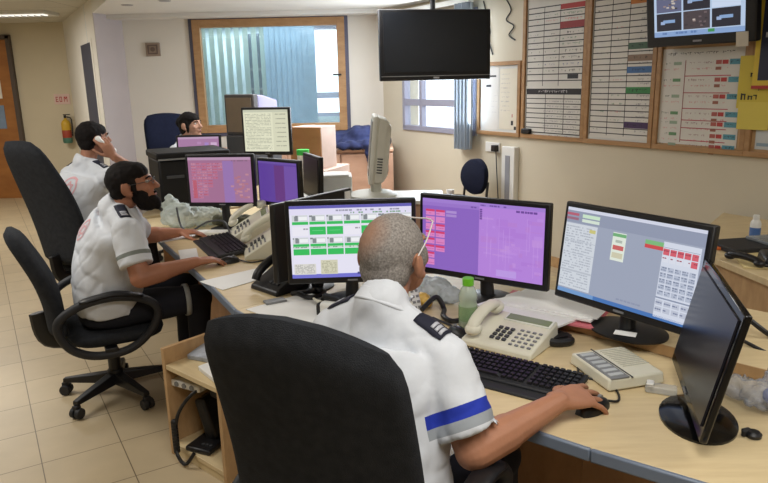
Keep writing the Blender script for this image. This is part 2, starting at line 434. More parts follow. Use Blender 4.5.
# ------------------------------------------------------------------ on the walls
WR = math.atan2(-D.y, -D.x)
class Sheet:
    """printed or drawn marks laid on a flat face: x to the right, z up, each mark a thin quad"""
    def __init__(s, y=0.0): s.b = MB(); s.mats = []; s.y = y; s.n = 0
    def mi(s, m):
        if m not in s.mats: s.mats.append(m)
        return s.mats.index(m)
    def r(s, x0, z0, x1, z1, m, lift=1):
        y = s.y - 0.0006 * lift
        s.b.quad((x0, y, z0), (x1, y, z0), (x1, y, z1), (x0, y, z1), s.mi(m))
    def scrib(s, x0, x1, z, h, m, dens=.7, lift=2):
        x = x0
        while x < x1:
            wd = random.uniform(.35, 1.1) * h
            if random.random() < dens:
                zz = z + random.uniform(-.12, .12) * h; hh = h * random.uniform(.5, 1)
                if random.random() < .5: s.r(x, zz - hh / 2, x + wd * .25, zz + hh / 2, m, lift)
                s.r(x, zz + hh * .2, x + wd * .8, zz + hh * .42, m, lift)
                if random.random() < .4: s.r(x + wd * .55, zz - hh / 2, x + wd * .75, zz + hh * .4, m, lift)
            x += wd * 1.15
    def build(s, name, parent): return s.b.build(name, s.mats, parent, smooth=0, recalc=False)
INK = flat((40, 40, 44)); RED = flat((178, 62, 60)); PINKI = flat((206, 120, 124)); GRN = flat((70, 128, 96)); TEAL = flat((88, 150, 168))
BOARDW = mat('board_white', (212, 214, 210), .35, 0, .02); SHEETW = flat((214, 212, 206)); CREAMP = flat((220, 214, 196))
def board(name, label, u1, u0, z0, z1, panel_m, fw_=.035, cat='board', frame_m=None):
    t = thing(name, label, cat, rw(u1, z0, 0), WR)
    W, H = u1 - u0, z1 - z0
    b = MB()
    for a in ((0, W, 0, fw_), (0, W, H - fw_, H), (0, fw_, fw_, H - fw_), (W - fw_, W, fw_, H - fw_)):
        b.box(((a[0] + a[1]) / 2, -.016, (a[2] + a[3]) / 2), (a[1] - a[0], .03, a[3] - a[2]))
    b.build('board_frame', frame_m or M_pine, t, .003)
    b = MB(); b.box((W / 2, -.006, H / 2), (W - .02, .01, H - .02)); b.build('panel', panel_m, t)
    return t, W, H
# small framed board
t, W, H = board('notice_board', 'small pine framed board holding white papers left of the tall whiteboards', 5.14, 4.545, 1.10, 1.765, BOARDW)
s = Sheet(-.0125)
s.r(.05, .05, .30, .62, SHEETW); s.r(.31, .06, .54, .60, CREAMP)
s.r(.10, .53, .26, .545, INK, 2); s.r(.12, .44, .19, .46, INK, 2)
for k in range(9): s.scrib(.33, .45, .55 - k * .04, .012, flat((150, 150, 160)), .8)
for k in range(4): s.scrib(.20, .28, .36 - k * .05, .012, flat((160, 160, 168)), .5)
s.r(.47, .10, .50, .14, INK, 2); s.r(.51, .06, .54, .09, INK, 2); s.r(.48, .17, .49, .2, RED, 2)
s.build('papers', t)
# board with the black header
t, W, H = board('notice_board', 'tall whiteboard table with a black header bar across its middle', 4.525, 3.80, 1.10, 2.32, BOARDW)
s = Sheet(-.0125); zy = lambda y: 1.145 + (132 - y) * .0087 - 1.10
L, R_ = .05, W - .05; c1, c2 = L + .19, L + .37
s.r(L, .06, R_, H - .06, SHEETW)
s.r(.13, zy(5), .42, zy(-8), flat((30, 22, 32)), 2)
for k in range(7): s.r(.14 + k * .036, zy(3.5), .16 + k * .036, zy(-3 - (k % 3)), flat((214, 70, 130) if k % 2 else (220, 210, 220)), 3)
for k, y in enumerate([13, 18, 23.5, 29, 34.5, 40, 45.5, 51, 57, 63, 69, 75, 81]):
    s.r(L, zy(y + .45), R_, zy(y - .45), INK, 2)
for x in (L, c1, c2, R_): s.r(x - .003, zy(86), x + .003, zy(13), INK, 2)
s.r(c2, zy(17), R_, zy(12.5), RED, 3); s.r(c2, zy(34), R_, zy(28), flat((150, 60, 62)), 3)
for y, m in ((21, GRN), (26, PINKI), (38, INK), (43, GRN), (48, GRN), (54, INK), (60, INK), (66, flat((70, 80, 150))), (72, INK)):
    s.scrib(c2 + .03, R_ - .02, zy(y), .02, m, .6); s.scrib(L + .02, c1 - .05, zy(y), .014, m, .25); s.scrib(c1 + .02, c2 - .03, zy(y), .014, m, .35)
s.r(c2 + .10, zy(79.5), R_ - .04, zy(75.5), flat((52, 54, 60)), 3)
s.r(L, zy(94), R_, zy(88.5), flat((44, 44, 48)), 3)
s.scrib(L + .15, R_ - .15, zy(91.2), .022, flat((200, 200, 200)), .9, 4)
for k in range(8): s.r(L, zy(98 + k * 4.7 + .4), R_, zy(98 + k * 4.7 - .4), INK, 2); s.scrib(c1 + .02, R_ - .03, zy(100.5 + k * 4.7), .014, flat((110, 110, 116)), .7)
for x in (L, L + .23, L + .44, R_): s.r(x - .003, zy(131), x + .003, zy(94), INK, 2)
s.build('table_print', t)
b = MB(); b.box((.09, -.03, .06), (.10, .04, .045)); tag_o = b.build('board_eraser', M_black, None, .008)
tag_o.location = rw(4.54, 1.10, 0); tag_o.rotation_euler = (0, 0, WR); tag(tag_o, 'black felt eraser at the lower left corner of the black header whiteboard', 'eraser')
# board with coloured headers
t, W, H = board('notice_board', 'tall whiteboard table with orange, green and blue headings on its right column', 3.80, 3.16, 1.10, 2.32, BOARDW)
s = Sheet(-.0125); zy = lambda y: 1.74 - (y - 58) * .00765 - 1.10
L, R_ = .05, W - .045; c1, c2 = L + .17, L + .33
s.r(L, .05, R_, H - .05, SHEETW)
for k in range(25):
    y = -4 + k * 5.6
    if zy(y) > .06: s.r(L, zy(y + .45), R_, zy(y - .45), INK, 2)
for x in (L, c1, c2, R_): s.r(x - .003, .07, x + .003, H - .06, INK, 2)
for y, m in ((6, flat((196, 122, 56))), (47, flat((74, 104, 84))), (58, flat((140, 118, 100))), (69, flat((70, 110, 160))), (88, flat((60, 130, 76))), (121, flat((70, 50, 90)))):
    s.r(c2, zy(y + 3), R_, zy(y - 3), m, 3); s.scrib(c2 + .03, R_ - .04, zy(y), .02, INK, .7, 4)
for k, y in enumerate([12, 17, 23, 29, 34, 40, 52, 63, 74, 78, 82, 93, 97, 101, 105, 109, 113, 117, 127]):
    s.scrib(c2 + .10, R_ - .02, zy(y), .016, flat((110, 108, 118)), .75)
    if k % 2: s.scrib(c1 + .03, c2 - .03, zy(y), .014, GRN if k % 3 else PINKI, .5)
    if k % 3 == 0: s.scrib(L + .03, c1 - .03, zy(y), .014, GRN if k % 2 else INK, .4)
s.build('table_print', t)
# board with the red lined sheet
t, W, H = board('notice_board', 'pine framed board under the camera screen with a sheet ruled by red lines', 3.155, 2.47, 1.10, 2.32, M_tan)
s = Sheet(-.0125); zy = lambda y: 1.76 - (y - 50) * .0065 - 1.10
L, R_ = .035, W - .06
s.r(L, .045, R_, zy(46), SHEETW); m0 = L + .18
s.r(m0 - .003, .06, m0 + .003, zy(58), flat((150, 90, 90)), 2)
s.scrib(L + .04, R_ - .06, zy(51.5), .02, INK, .9)
for y in (74, 91, 107, 119, 127, 140): s.r(m0, zy(y + .45), R_ - .08, zy(y - .45), flat((176, 70, 84)), 2)
for k, y in enumerate((61, 78, 94.5, 112, 122, 134, 145)):
    s.r(R_ - .095, zy(y + 2.6), R_ - .01, zy(y - 2.6), TEAL, 3); s.scrib(R_ - .085, R_ - .02, zy(y), .016, INK, .8, 4)
    s.r(R_ - .19, zy(y + 2.0), R_ - .15, zy(y - 2.0), flat((172, 92, 84)), 3); s.r(R_ - .145, zy(y + 2.0), R_ - .105, zy(y - 2.0), RED, 3)
    s.r(R_ - .19, zy(y + 7.5), R_ - .15, zy(y + 4.5), flat((150, 96, 80)), 3)
    s.scrib(m0 + .03, m0 + .20, zy(y), .014, flat((150, 110, 116)), .7); s.scrib(m0 + .05, m0 + .20, zy(y + 6), .014, PINKI, .6)
    s.scrib(R_ - .14, R_ - .11, zy(y + 6), .014, PINKI, .6)
    s.scrib(L + .02, L + .07, zy(y), .014, flat((110, 120, 110)), .6); s.r(L + .09, zy(y + 1.6), L + .15, zy(y - 1.6), flat((104, 146, 106)) if k % 2 else flat((150, 170, 150)), 3)
    s.scrib(L + .02, L + .07, zy(y + 6), .014, PINKI, .6); s.scrib(L + .09, L + .15, zy(y + 6), .014, PINKI, .6)
s.build('table_print', t)
# rightmost board with yellow papers
t, W, H = board('notice_board', 'pine framed board at the right edge pinned with yellow papers and a blue print', 2.47, 1.5, 1.10, 2.32, M_tan)
s = Sheet(-.0125); YEL = flat((206, 186, 70))
s.r(-.075, .30, .30, .62, YEL, 32); s.r(-.06, .17, .14, .34, flat((214, 196, 88)), 33)
for x, z in ((.0, .50), (.03, .43), (-.05, .37), (.03, .37)): s.scrib(x, x + .05, z, .045, INK, .8, 35)
s.r(.06, .05, .5, .17, flat((196, 200, 200)), 1); s.r(.19, .08, .42, .36, SHEETW, 3); s.r(.07, .07, .2, .09, flat((140, 160, 176)), 4)
s.r(.20, .30, .30, .315, INK, 4)
s.build('papers', t)
pt = thing('picture_frame', 'dark blue print in a yellow border at the upper right edge', 'picture', rw(2.44, 1.52, .037), WR)
b = MB(); b.box((.3, -.015, .4), (.60, .025, .8)); b.build('border', mat('yellow_border', (214, 186, 60), .5), pt, .003)
s = Sheet(-.030); s.r(.035, .05, .58, .78, flat((40, 44, 66))); s.r(.0, .0, .6, .02, flat((170, 60, 50)), 1); s.r(.06, .3, .12, .33, flat((190, 190, 196)), 2)
s.build('print', pt)

# wall duct with a grey stripe, socket with its plug and cord
du = thing('wall_duct', 'white vertical duct box on the wall below the small board', 'duct', rw(4.735, 0, 0), WR)
b = MB(); b.box((.085, -.03, .52), (.17, .06, .98)); b.build('casing', M_white, du, .006)
b = MB(); b.box((.085, -.062, .62), (.06, .006, .62)); b.build('front_strip', mat('duct_grey', (148, 150, 158), .4), du)
so = thing('wall_socket', 'black plug in a white wall socket with its cord hanging down beside the duct', 'socket', rw(4.90, .93, 0), WR)
b = MB(); b.box((-.02, -.008, .055), (.20, .016, .09)); b.build('plate', M_white, so, .003)
b = MB(); b.box((.04, -.035, .05), (.06, .05, .06)); b.build('plug', M_black, so, .006)
b = MB(); b.tube([(.05, -.03, .03), (.06, -.025, -.15), (.08, -.02, -.4), (.11, -.02, -.7), (.05, -.02, -.90)], .005, 6); b.build('cord', M_dgrey, so)
b = MB()
b.tube([rw(5.08, 2.31, .01), rw(4.98, 2.05, .012), rw(5.0, 1.98, .012), rw(4.94, 1.83, .01)], .006, 6)
tag(b.build('loose_cable', M_black), 'thin black cable hanging loose down the wall right of the hanging television', 'cable')
b = MB()
b.tube([rw(4.78, 2.31, .012), rw(4.70, 2.2, .012), rw(4.76, 2.12, .012), rw(4.66, 2.06, .012), rw(4.72, 1.99, .012), rw(4.64, 1.94, .012)], .006, 6)
tag(b.build('loose_cable', M_black), 'coiled black cable on the wall beside the black header whiteboard', 'cable')

# screen contents: x 0..1 from the left, y 0..1 from the top
class Scr(Sheet):
    def __init__(s, W, H, z0, y): super().__init__(y); s.W, s.H, s.z0 = W, H, z0
    def q(s, x0, y0, x1, y1, col, lift=1, st=1.0):
        s.r((x0 - .5) * s.W, s.z0 + (1 - y1) * s.H, (x1 - .5) * s.W, s.z0 + (1 - y0) * s.H, glow(col, st), lift)
    def rowtext(s, x0, x1, y, h, col, dens=.7, lift=3):
        x = x0
        while x < x1:
            wd = random.uniform(.4, 1.6) * h
            if random.random() < dens: s.q(x, y, min(x + wd * .8, x1), y + h, col, lift)
            x += wd
# ------------------------------------------------------------------ hanging television
tv = thing('television', 'large black flat television hanging from the ceiling in front of the window', 'television', (.47, 5.89, 1.902), .20)
tv.rotation_euler = (-.03, 0, .20)
b = MB(); b.box((0, 0, 0), (.97, .05, .575)); b.box((0, .045, 0), (.7, .06, .4)); b.build('casing', M_black, tv, .008)
b = MB(); b.box((0, -.027, .022), (.90, .006, .48)); b.build('screen', mat('dark_screen', (26, 30, 36), .30, 0, .05), tv)
b = MB(); b.box((0, -.028, -.252), (.95, .004, .006)); b.build('trim_strip', M_chrome, tv)
b = MB(); b.box((0, -.028, -.268), (.05, .004, .014)); b.build('badge', flat((170, 172, 178)), tv)
b = MB(); b.cyl((0, .06, .1), (0, .06, .48), .022); b.box((0, .05, 0), (.2, .08, .24)); b.build('ceiling_pole', M_blackm, tv, .003)

# camera screen on the right wall
cp = rw(2.765, 1.80, .13)
cs = thing('television', 'wall mounted screen showing six security camera pictures above the boards', 'television', cp, WR)
cs.rotation_euler = (rad(8), 0, WR)
b = MB(); b.box((0, 0, .24), (.76, .06, .48)); b.build('casing', M_black, cs, .01)
s = Scr(.63, .39, .065, -.031)
s.q(0, 0, 1, 1, (176, 196, 222)); s.q(0, .92, 1, 1, (130, 158, 200), 2)
for i in range(3):
    for j in range(3):
        x0, y0 = .03 + i * .315, .02 + j * .30
        c = (38, 38, 48)
        if (i, j) == (1, 2): c = (70, 62, 66)
        if (i, j) == (0, 1): c = (92, 96, 124)
        if (i, j) == (2, 1): c = (196, 210, 232)
        s.q(x0, y0, x0 + .295, y0 + .285, c, 2)
        if (i, j) in ((0, 2), (2, 2), (1, 1)): s.q(x0 + .08, y0 + .11, x0 + .22, y0 + .16, (130, 160, 200), 3); s.q(x0 + .05, y0 + .13, x0 + .10, y0 + .18, (150, 170, 205), 3)
        if (i, j) in ((1, 2), (0, 1)):
            for k in range(16):
                xx, yy = x0 + random.uniform(.01, .25), y0 + random.uniform(.02, .24)
                s.q(xx, yy, xx + .03, yy + .025, random.choice([(150, 130, 128), (60, 54, 60), (190, 180, 170), (110, 96, 100), (48, 44, 50)]), 3)
s.rowtext(.1, .5, .93, .035, (90, 120, 170)); s.q(.62, .92, .69, .97, (60, 140, 80), 3)
s.build('screen', cs)
b = MB(); b.box((.0, -.031, .028), (.06, .004, .012)); b.build('badge', flat((150, 150, 156)), cs)
b = MB(); b.box((.30, -.034, .02), (.075, .006, .085)); b.build('sticker', mat('cream_sticker', (206, 200, 186), .6), cs)
b = MB(); b.box((0, .07, .28), (.2, .1, .2)); b.build('wall_bracket', M_blackm, cs, .004)

# far-wall things
b = MB(); b.box((-4.73, YF - .008, 1.46), (.23, .012, .15))
sg = b.build('wall_sign', mat('pale_sign', (216, 186, 176), .6), None)
tag(sg, 'small white sign with red lettering on the far wall above the extinguisher', 'sign')
s = Sheet(YF - .0142)
for x, kind in ((-4.82, 'E'), (-4.765, 'D'), (-4.70, 'M')):
    h0, h1 = 1.42, 1.495
    s.r(x, h0, x + .010, h1, RED)
    if kind in 'ED': s.r(x, h1 - .012, x + .036, h1, RED); s.r(x, h0, x + .036, h0 + .012, RED)
    if kind == 'E': s.r(x, 1.452, x + .03, 1.463, RED)
    if kind == 'D': s.r(x + .028, h0, x + .038, h1, RED)
    if kind == 'M':
        s.r(x + .04, h0, x + .05, h1, RED); s.r(x + .01, 1.47, x + .022, h1, RED); s.r(x + .028, 1.47, x + .04, h1, RED); s.r(x + .019, 1.455, x + .031, 1.475, RED)
s.build('lettering', sg)
ex = thing('fire_extinguisher', 'yellow and red fire extinguisher hanging on the far wall', 'extinguisher', (-4.68, YF - .10, .82)); ex.scale = (.85, .85, .85)
b = MB(); b.lathe([(0, 0), (.07, .0), (.078, .02), (.078, .09), (.076, .095)], n=20); b.build('base_band', mat('ext_green', (66, 110, 92), .5), ex)
b = MB(); b.lathe([(.076, .09), (.078, .1), (.078, .22), (.076, .225)], n=20); b.build('lower_body', mat('ext_red', (160, 62, 40), .5), ex)
b = MB(); b.lathe([(.076, .22), (.078, .23), (.078, .33), (.06, .38), (.025, .41), (.022, .43), (0, .43)], n=20); b.build('upper_body', mat('ext_yellow', (202, 162, 44), .5), ex)
b = MB(); b.box((0, 0, .455), (.035, .035, .05)); b.box((.03, 0, .49), (.12, .02, .015)); b.build('valve', M_black, ex, .004)
b = MB(); b.tube([(.03, 0, .45), (.10, 0, .42), (.105, 0, .28), (.10, -.01, .12)], .011, 8); b.build('hose', M_black, ex)
b = MB(); b.box((0, .085, .3), (.05, .03, .12)); b.build('bracket', M_dgrey, ex)
pl = thing('wall_plate', 'small grey square control plate on the wall left of the internal window', 'switch plate', (-2.62, YW - .012, 2.03))
b = MB(); b.box((0, 0, 0), (.165, .022, .15)); b.build('plate', mat('plate_grey', (150, 132, 116), .6), pl, .003)
b = MB(); pframe(b, -.058, .058, -.052, .052, .014, -.016, -.01); b.cyl((0, -.01, 0), (0, -.018, 0), .026); b.build('dial', mat('plate_dark', (106, 88, 78), .6), pl)
for i, (x, y) in enumerate(((-2.47, 6.96), (-2.02, 6.7))):
    b = MB(); b.lathe([(0, LOW - .006), (.05, LOW - .006), (.06, LOW)], (0, 0, 0), 20)
    o = b.build('ceiling_spot', mat('spot_grey', (150, 148, 150), .5)); o.location = (x, y, 0)
    tag(o, ['recessed ceiling spot nearest the pillar corner', 'recessed ceiling spot further right along the lowered ceiling'][i], 'ceiling spot', 'recessed ceiling spots')
# fluorescent fitting on the tiled ceiling
fl = thing('ceiling_light', 'long fluorescent ceiling light fitting at the upper left', 'ceiling light', (-4.75, 8.80, CEIL))
b = MB(); b.box((0, 0, -.02), (1.35, .42, .04)); b.build('housing', M_white, fl, .004)
b = MB(); b.box((0, -.06, -.045), (1.25, .13, .015)); b.build('diffuser', glow((255, 250, 236), 1.2), fl)
b = MB()
for k in range(16): b.box((-.6 + k * .08, -.06, -.056), (.006, .15, .012))
b.build('louvre', M_chrome, fl)

# ------------------------------------------------------------------ desks and big furniture
def edge_band(b, pts, z0, z1, th):
    for p, q_ in zip(pts[:-1], pts[1:]):
        p = Vector((*p, 0)); q_ = Vector((*q_, 0)); t = (q_ - p).normalized(); n = Vector((t.y, -t.x, 0)) * th
        b.prism([(p.x, p.y), (q_.x, q_.y), (q_.x + n.x, q_.y + n.y), (p.x + n.x, p.y + n.y)], z0, z1)
DZ = .73
A_edge = [(-.60, 2.58), (-.34, 2.27), (-.05, 1.96), (.255, 1.682), (.50, 1.482), (.75, 1.30), (1.36, .86)]
deskA = thing('desk', 'pale wooden corner desk with a blue-grey front edge where the grey-haired man sits', 'desk', (0, 0, 0))
b = MB(); b.prism(A_edge + [(2.05, 1.82), (1.35, 2.45), (.60, 3.02), (-.13, 3.05)], DZ - .028, DZ); b.build('tabletop', M_desk, deskA, .002)
b = MB(); edge_band(b, A_edge, DZ - .034, DZ + .0015, .014); b.build('edge_strip', M_edge, deskA, .005)
b = MB(); edge_band(b, [(.28, 2.18), (.62, 1.90), (.95, 1.66), (1.55, 1.22)], 0, DZ - .03, .02); b.build('modesty_panel', M_brown, deskA)
b = MB(); edge_band(b, [(-.40, 2.80), (-.16, 3.02)], 0, DZ - .03, .025); b.build('end_panel', M_brown, deskA)
b = MB(); b.box((.66, 1.46, DZ - .055), (.13, .05, .035), rotz(rad(-36))); b.build('cable_bracket', M_cream, deskA, .004)
b = MB(); b.tube([(.64, 1.52, DZ - .04), (.69, 1.46, DZ - .10), (.76, 1.42, DZ - .09), (.78, 1.46, DZ - .03)], .012, 8); b.build('hanging_cable', M_dgrey, deskA)
B_edge = [(-1.66, 4.52), (-1.27, 3.79), (-.78, 2.92), (-.60, 2.58)]
deskB = thing('desk', 'pale wooden desk with a grey edge where the bearded man works', 'desk', (0, 0, 0))
b = MB(); b.prism(B_edge + [(-.135, 3.055), (-.12, 3.6), (-.62, 4.72), (-.86, 4.98)], DZ - .028, DZ); b.build('tabletop', M_desk, deskB, .002)
b = MB(); edge_band(b, B_edge, DZ - .034, DZ + .0015, .014); b.build('edge_strip', M_edge, deskB, .005)
b = MB(); edge_band(b, [(-1.28, 4.56), (-.90, 3.83), (-.33, 2.92)], 0, DZ - .03, .02); b.build('modesty_panel', M_brown, deskB)
R_edge = [(.30, 2.435), (.605, 2.318), (.80, 2.143), (.925, 1.998), (1.36, 1.60)]
rs = thing('monitor_shelf', 'low wooden riser along the back of the front desk carrying two monitors and papers', 'shelf', (0, 0, DZ))
b = MB(); b.prism(R_edge + [(1.75, 1.95), (1.25, 2.45), (.62, 2.92), (.42, 2.9)], .002, .038); b.build('board', M_desk, rs, .004)
b = MB(); edge_band(b, R_edge, .002, .0385, .004); b.build('front_edge', M_tan, rs, .001)

deskC = thing('desk', 'far desk behind the bearded man holding the printer and the pink screen', 'desk', (0, 0, 0))
b = MB(); b.prism([(-1.72, 4.60), (-.90, 5.04), (-.55, 5.3), (-.57, 5.68), (-.94, 5.84), (-.96, 6.5), (-2.2, 6.5), (-1.75, 5.3)], .70, .73); b.build('tabletop', M_desk, deskC, .002)
b = MB(); b.prism([(-1.60, 4.72), (-.95, 5.07), (-.96, 5.09), (-1.61, 4.74)], 0, .70); b.prism([(-1.0, 6.3), (-.97, 6.3), (-.96, 5.9), (-1.0, 5.9)], 0, .70)
b.prism([(-1.6, 6.46), (-1.0, 6.46), (-1.0, 6.48), (-1.6, 6.48)], 0, .70); b.build('side_panels', M_brown, deskC)
# hutch behind the front desks with a white top
hu = thing('side_cabinet', 'low cabinet with a white top behind the green list monitor', 'cabinet', (0, 0, 0))
b = MB(); b.prism([(-.54, 4.16), (.36, 4.12), (.385, 4.48), (-.52, 4.54)], .0, .865); b.build('carcass', M_pink, hu, .004)
b = MB(); b.prism([(-.56, 4.14), (.38, 4.10), (.405, 4.50), (-.54, 4.56)], .865, .89); b.build('top', M_white, hu, .004)
# long cupboard under the internal window
cu = thing('low_cupboard', 'pinkish wooden cupboard along the wall under the internal window', 'cupboard', (-1.03, 7.62, 0))
b = MB(); b.box((0, 0, .44), (2.29, .58, .86)); b.build('carcass', M_pink, cu, .004)
b = MB(); b.box((0, 0, .885), (2.31, .62, .03)); b.build('top', mat('pink_top', (214, 176, 150), .5), cu, .004)
for x in (-.87, -.29, .29, .87):
    b = MB(); b.box((x, -.312, .45), (.56, .02, .80)); dr = b.build('door', M_pink, cu, .003)
    b = MB(); b.box((x + .22, -.33, .7), (.012, .018, .1)); b.build('handle', M_chrome, dr, .003)
# wooden box cabinet on a pale cabinet
pc = thing('pedestal_cabinet', 'pale pinkish cabinet carrying the wooden box left of the old beige monitor', 'cabinet', (-.60, 6.05, 0), rad(-22))
b = MB(); b.box((0, 0, .44), (.44, .5, .88)); b.build('carcass', mat('pale_pink', (216, 188, 172), .55), pc, .005)
b = MB(); b.box((.12, -.255, .80), (.05, .01, .03)); b.build('lock', M_dgrey, pc)
wb = thing('wooden_box', 'open-fronted brown wooden box standing on the pale cabinet under the window', 'box', (-.60, 5.96, .881), rad(-22))
b = MB(); b.box((0, 0, .355), (.30, .28, .02)); b.box((0, 0, .01), (.30, .28, .02)); b.box((.14, 0, .18), (.02, .28, .34)); b.box((-.14, 0, .18), (.02, .28, .34))
b.build('shell', mat('pale_pink', (216, 188, 172), .55), wb, .002)
b = MB(); b.box((0, -.146, .183), (.30, .014, .365)); b.build('front_panel', wood('box_brown', (176, 128, 84), (160, 112, 72), 0, .5, 2), wb)
# jackets on the cupboard
def blob(name, label, cat, parts, voxel, m, amp=.01, fr=9, group=None, z0=None, front=None):
    b = MB()
    for c, r, rz in parts: b.ell(c, r, rotz(rz))
    me = remesh(b, voxel, 4)
    for v in me.vertices:
        n = noise.noise(v.co * fr); n2 = noise.noise(v.co * fr * 2.3 + Vector((3, 1, 7)))
        v.co += v.normal * (amp * n + amp * .5 * n2)
        if z0 is not None and v.co.z < z0 and (front is None or v.co.y > front): v.co.z = z0
    o = link(name, me, m, None, 0, 180)
    return tag(o, label, cat, group)
def remesh(mb, voxel, it=4, fac=.5):
    me = mb.mesh('tmp'); o = bpy.data.objects.new('tmp', me); COL.objects.link(o)
    r = o.modifiers.new('r', 'REMESH'); r.mode = 'VOXEL'; r.voxel_size = voxel; r.adaptivity = 0
    if it:
        sm = o.modifiers.new('s', 'SMOOTH'); sm.iterations = it; sm.factor = fac
    dg = bpy.context.evaluated_depsgraph_get(); dg.update()
    out = bpy.data.meshes.new_from_object(o.evaluated_get(dg))
    bpy.data.objects.remove(o); bpy.data.meshes.remove(me)
    return out
blob('jacket', 'crumpled navy jacket lying on the cupboard beside the wooden box', 'jacket',
     [((-.42, 7.60, .98), (.22, .2, .10), .2), ((-.20, 7.58, 1.02), (.24, .2, .12), .5), ((-.34, 7.46, .95), (.24, .1, .08), 0), ((-.10, 7.25, .85), (.09, .035, .15), .1), ((-.12, 7.30, .95), (.12, .1, .06), 0), ((-.60, 7.62, .95), (.12, .14, .07), 0), ((-.30, 7.30, .945), (.24, .08, .05), .1), ((-.12, 7.5, 1.0), (.14, .1, .12), .3)], .018, mat('navy_cloth', (34, 42, 80), .9, 0, .2, 9), .022, 13, None, .905, 7.295)
blob('bag', 'dark rounded bag at the right end of the cupboard', 'bag', [((.04, 7.60, .97), (.07, .12, .08), 0), ((.05, 7.58, 1.03), (.05, .08, .05), 0)], .012, mat('dark_cloth', (64, 62, 76), .9), .010, 10, None, .903)

# rear desk by the right wall
deskD = thing('desk', 'wooden desk by the right wall carrying a black handset and a bottle', 'desk', (0, 0, 0))
b = MB(); b.prism([(1.58, 3.42), (1.665, 2.80), (1.73, 2.15), (2.75, 2.15), (3.0, 2.9), (2.2, 4.25)], .71, .74); b.build('tabletop', M_desk, deskD, .002)
b = MB(); b.prism([(1.60, 3.40), (1.685, 2.80), (1.75, 2.17), (1.78, 2.17), (1.715, 2.80), (1.63, 3.40)], 0, .71); b.prism([(1.60, 3.40), (1.63, 3.40), (2.2, 4.2), (2.17, 4.22)], 0, .71); b.build('front_panel', M_tan, deskD)

# open shelf unit under the left end of the front desk
sx = Vector((-.647 + .964, 2.44 - 2.718, 0)); su_rz = math.atan2(sx.y, sx.x)
su = thing('shelf_unit', 'small open wooden shelf unit on the floor beside the nearest chair', 'shelf', (-.985, 2.735, 0), su_rz)
W_, D_ = .42, .36
b = MB(); b.box((.011, D_ / 2, .255), (.022, D_, .51)); b.build('side_panel', M_tan, su, .002)
b = MB(); b.box((W_ - .011, D_ / 2, .255), (.022, D_, .51)); b.build('side_panel', M_tan, su, .002)
b = MB(); b.box((W_ / 2, D_ - .01, .255), (W_ - .044, .02, .51)); b.build('back_panel', M_tan, su, .002)
b = MB(); b.box((W_ / 2, D_ / 2 - .012, .425), (W_ - .046, D_ - .03, .022)); b.build('shelf', M_desk, su, .002)
b = MB(); b.box((W_ / 2, D_ / 2 - .012, .05), (W_ - .046, D_ - .03, .022)); b.box((W_ / 2, .02, .02), (W_ - .046, .02, .04)); b.build('shelf', M_desk, su, .002)
def inu(x, y, z): return rotz(su_rz) @ Vector((x, y, z)) + Vector((-.985, 2.735, 0))
# things kept in it
hp = thing('desk_phone', 'black handset cradle lying at the bottom of the shelf unit', 'telephone', inu(.16, .11, .061), su_rz + .3)
b = MB(); b.box((0, 0, .012), (.13, .20, .024)); b.build('base', M_black, hp, .008)
b = MB(); b.M = Matrix.Translation((-.02, .04, .11)) @ Matrix.Rotation(rad(-16), 4, 'Y'); b.box((0, 0, 0), (.06, .10, .20)); b.build('cradle', M_black, hp, .015)
b = MB()
for k in range(3): b.box((.005 + k * .02, -.06, .027), (.012, .012, .006))
b.build('buttons', M_dgrey, hp)
dv = thing('desk_device', 'beige device with dark buttons leaning at the back of the shelf unit', 'device', inu(.22, .25, .061), su_rz)
b = MB(); b.M = Matrix.Rotation(rad(-18), 4, 'X'); b.box((0, 0, .10), (.20, .05, .20)); b.build('casing', M_beige, dv, .008)
b = MB(); b.M = Matrix.Rotation(rad(-18), 4, 'X')
for k in range(6): b.box((-.05 + (k % 3) * .04, -.028, .13 - (k // 3) * .04), (.026, .008, .022))
b.build('buttons', M_dgrey, dv)
bx = thing('power_box', 'black box with a yellow sticker tucked under the upper shelf of the unit', 'box', inu(.24, .19, .29), su_rz)
b = MB(); b.box((0, 0, .06), (.13, .16, .12)); b.box((.035, .06, -.10), (.05, .03, .20)); b.build('casing', M_blackm, bx, .01)
b = MB(); b.box((-.045, -.082, .09), (.035, .004, .03)); b.build('sticker', flat((196, 200, 60)), bx)
ps = thing('power_strip', 'white power strip hanging out of the shelf unit opening', 'power strip', inu(.10, .06, .345), su_rz + .2)
b = MB(); b.box((0, 0, 0), (.17, .045, .032)); b.build('casing', M_white, ps, .006)
b = MB()
for k in range(3): b.cyl((-.05 + k * .045, -.02, .0), (-.05 + k * .045, -.026, .0), .012)
b.build('sockets', M_grey, ps)
b = MB(); b.tube([inu(.17, .06, .34), inu(.14, .02, .30), inu(.10, -.01, .22), inu(.085, -.02, .12), inu(.10, -.03, .05), inu(.16, -.03, .02), inu(.19, .0, .07)], .008, 8)
for k in range(10): b.ell(inu(.085, -.02, .19 - k * .015), .016, None, 8, 5)
tag(b.build('black_cord', M_black), 'curled black cord hanging over the front of the shelf unit', 'cord')
for i, (x, y, z, a, lab) in enumerate(((.13, .19, .437, .3, 'folded printed leaflet on the upper shelf of the unit'), (.31, .10, .437, -.2, 'white sheet at the right side of the upper shelf of the unit'))):
    b = MB(); b.box((0, 0, .012), (.21, .13, .022)); 
    o = b.build('leaflet', M_paper if i else mat('leaflet_grey', (170, 176, 186), .7, 0, .25, 30), None, .003); o.location = inu(x, y, z); o.rotation_euler = (rad(6), 0, su_rz + a); o.location.z += .006; tag(o, lab, 'paper')
b = MB(); b.box((0, 0, .045), (.10, .03, .09)); o = b.build('book', mat('book_white', (206, 206, 210), .6), None, .003); o.location = inu(.22, .29, .437); o.rotation_euler = (0, 0, su_rz); tag(o, 'small white booklet standing on the upper shelf of the unit', 'book')

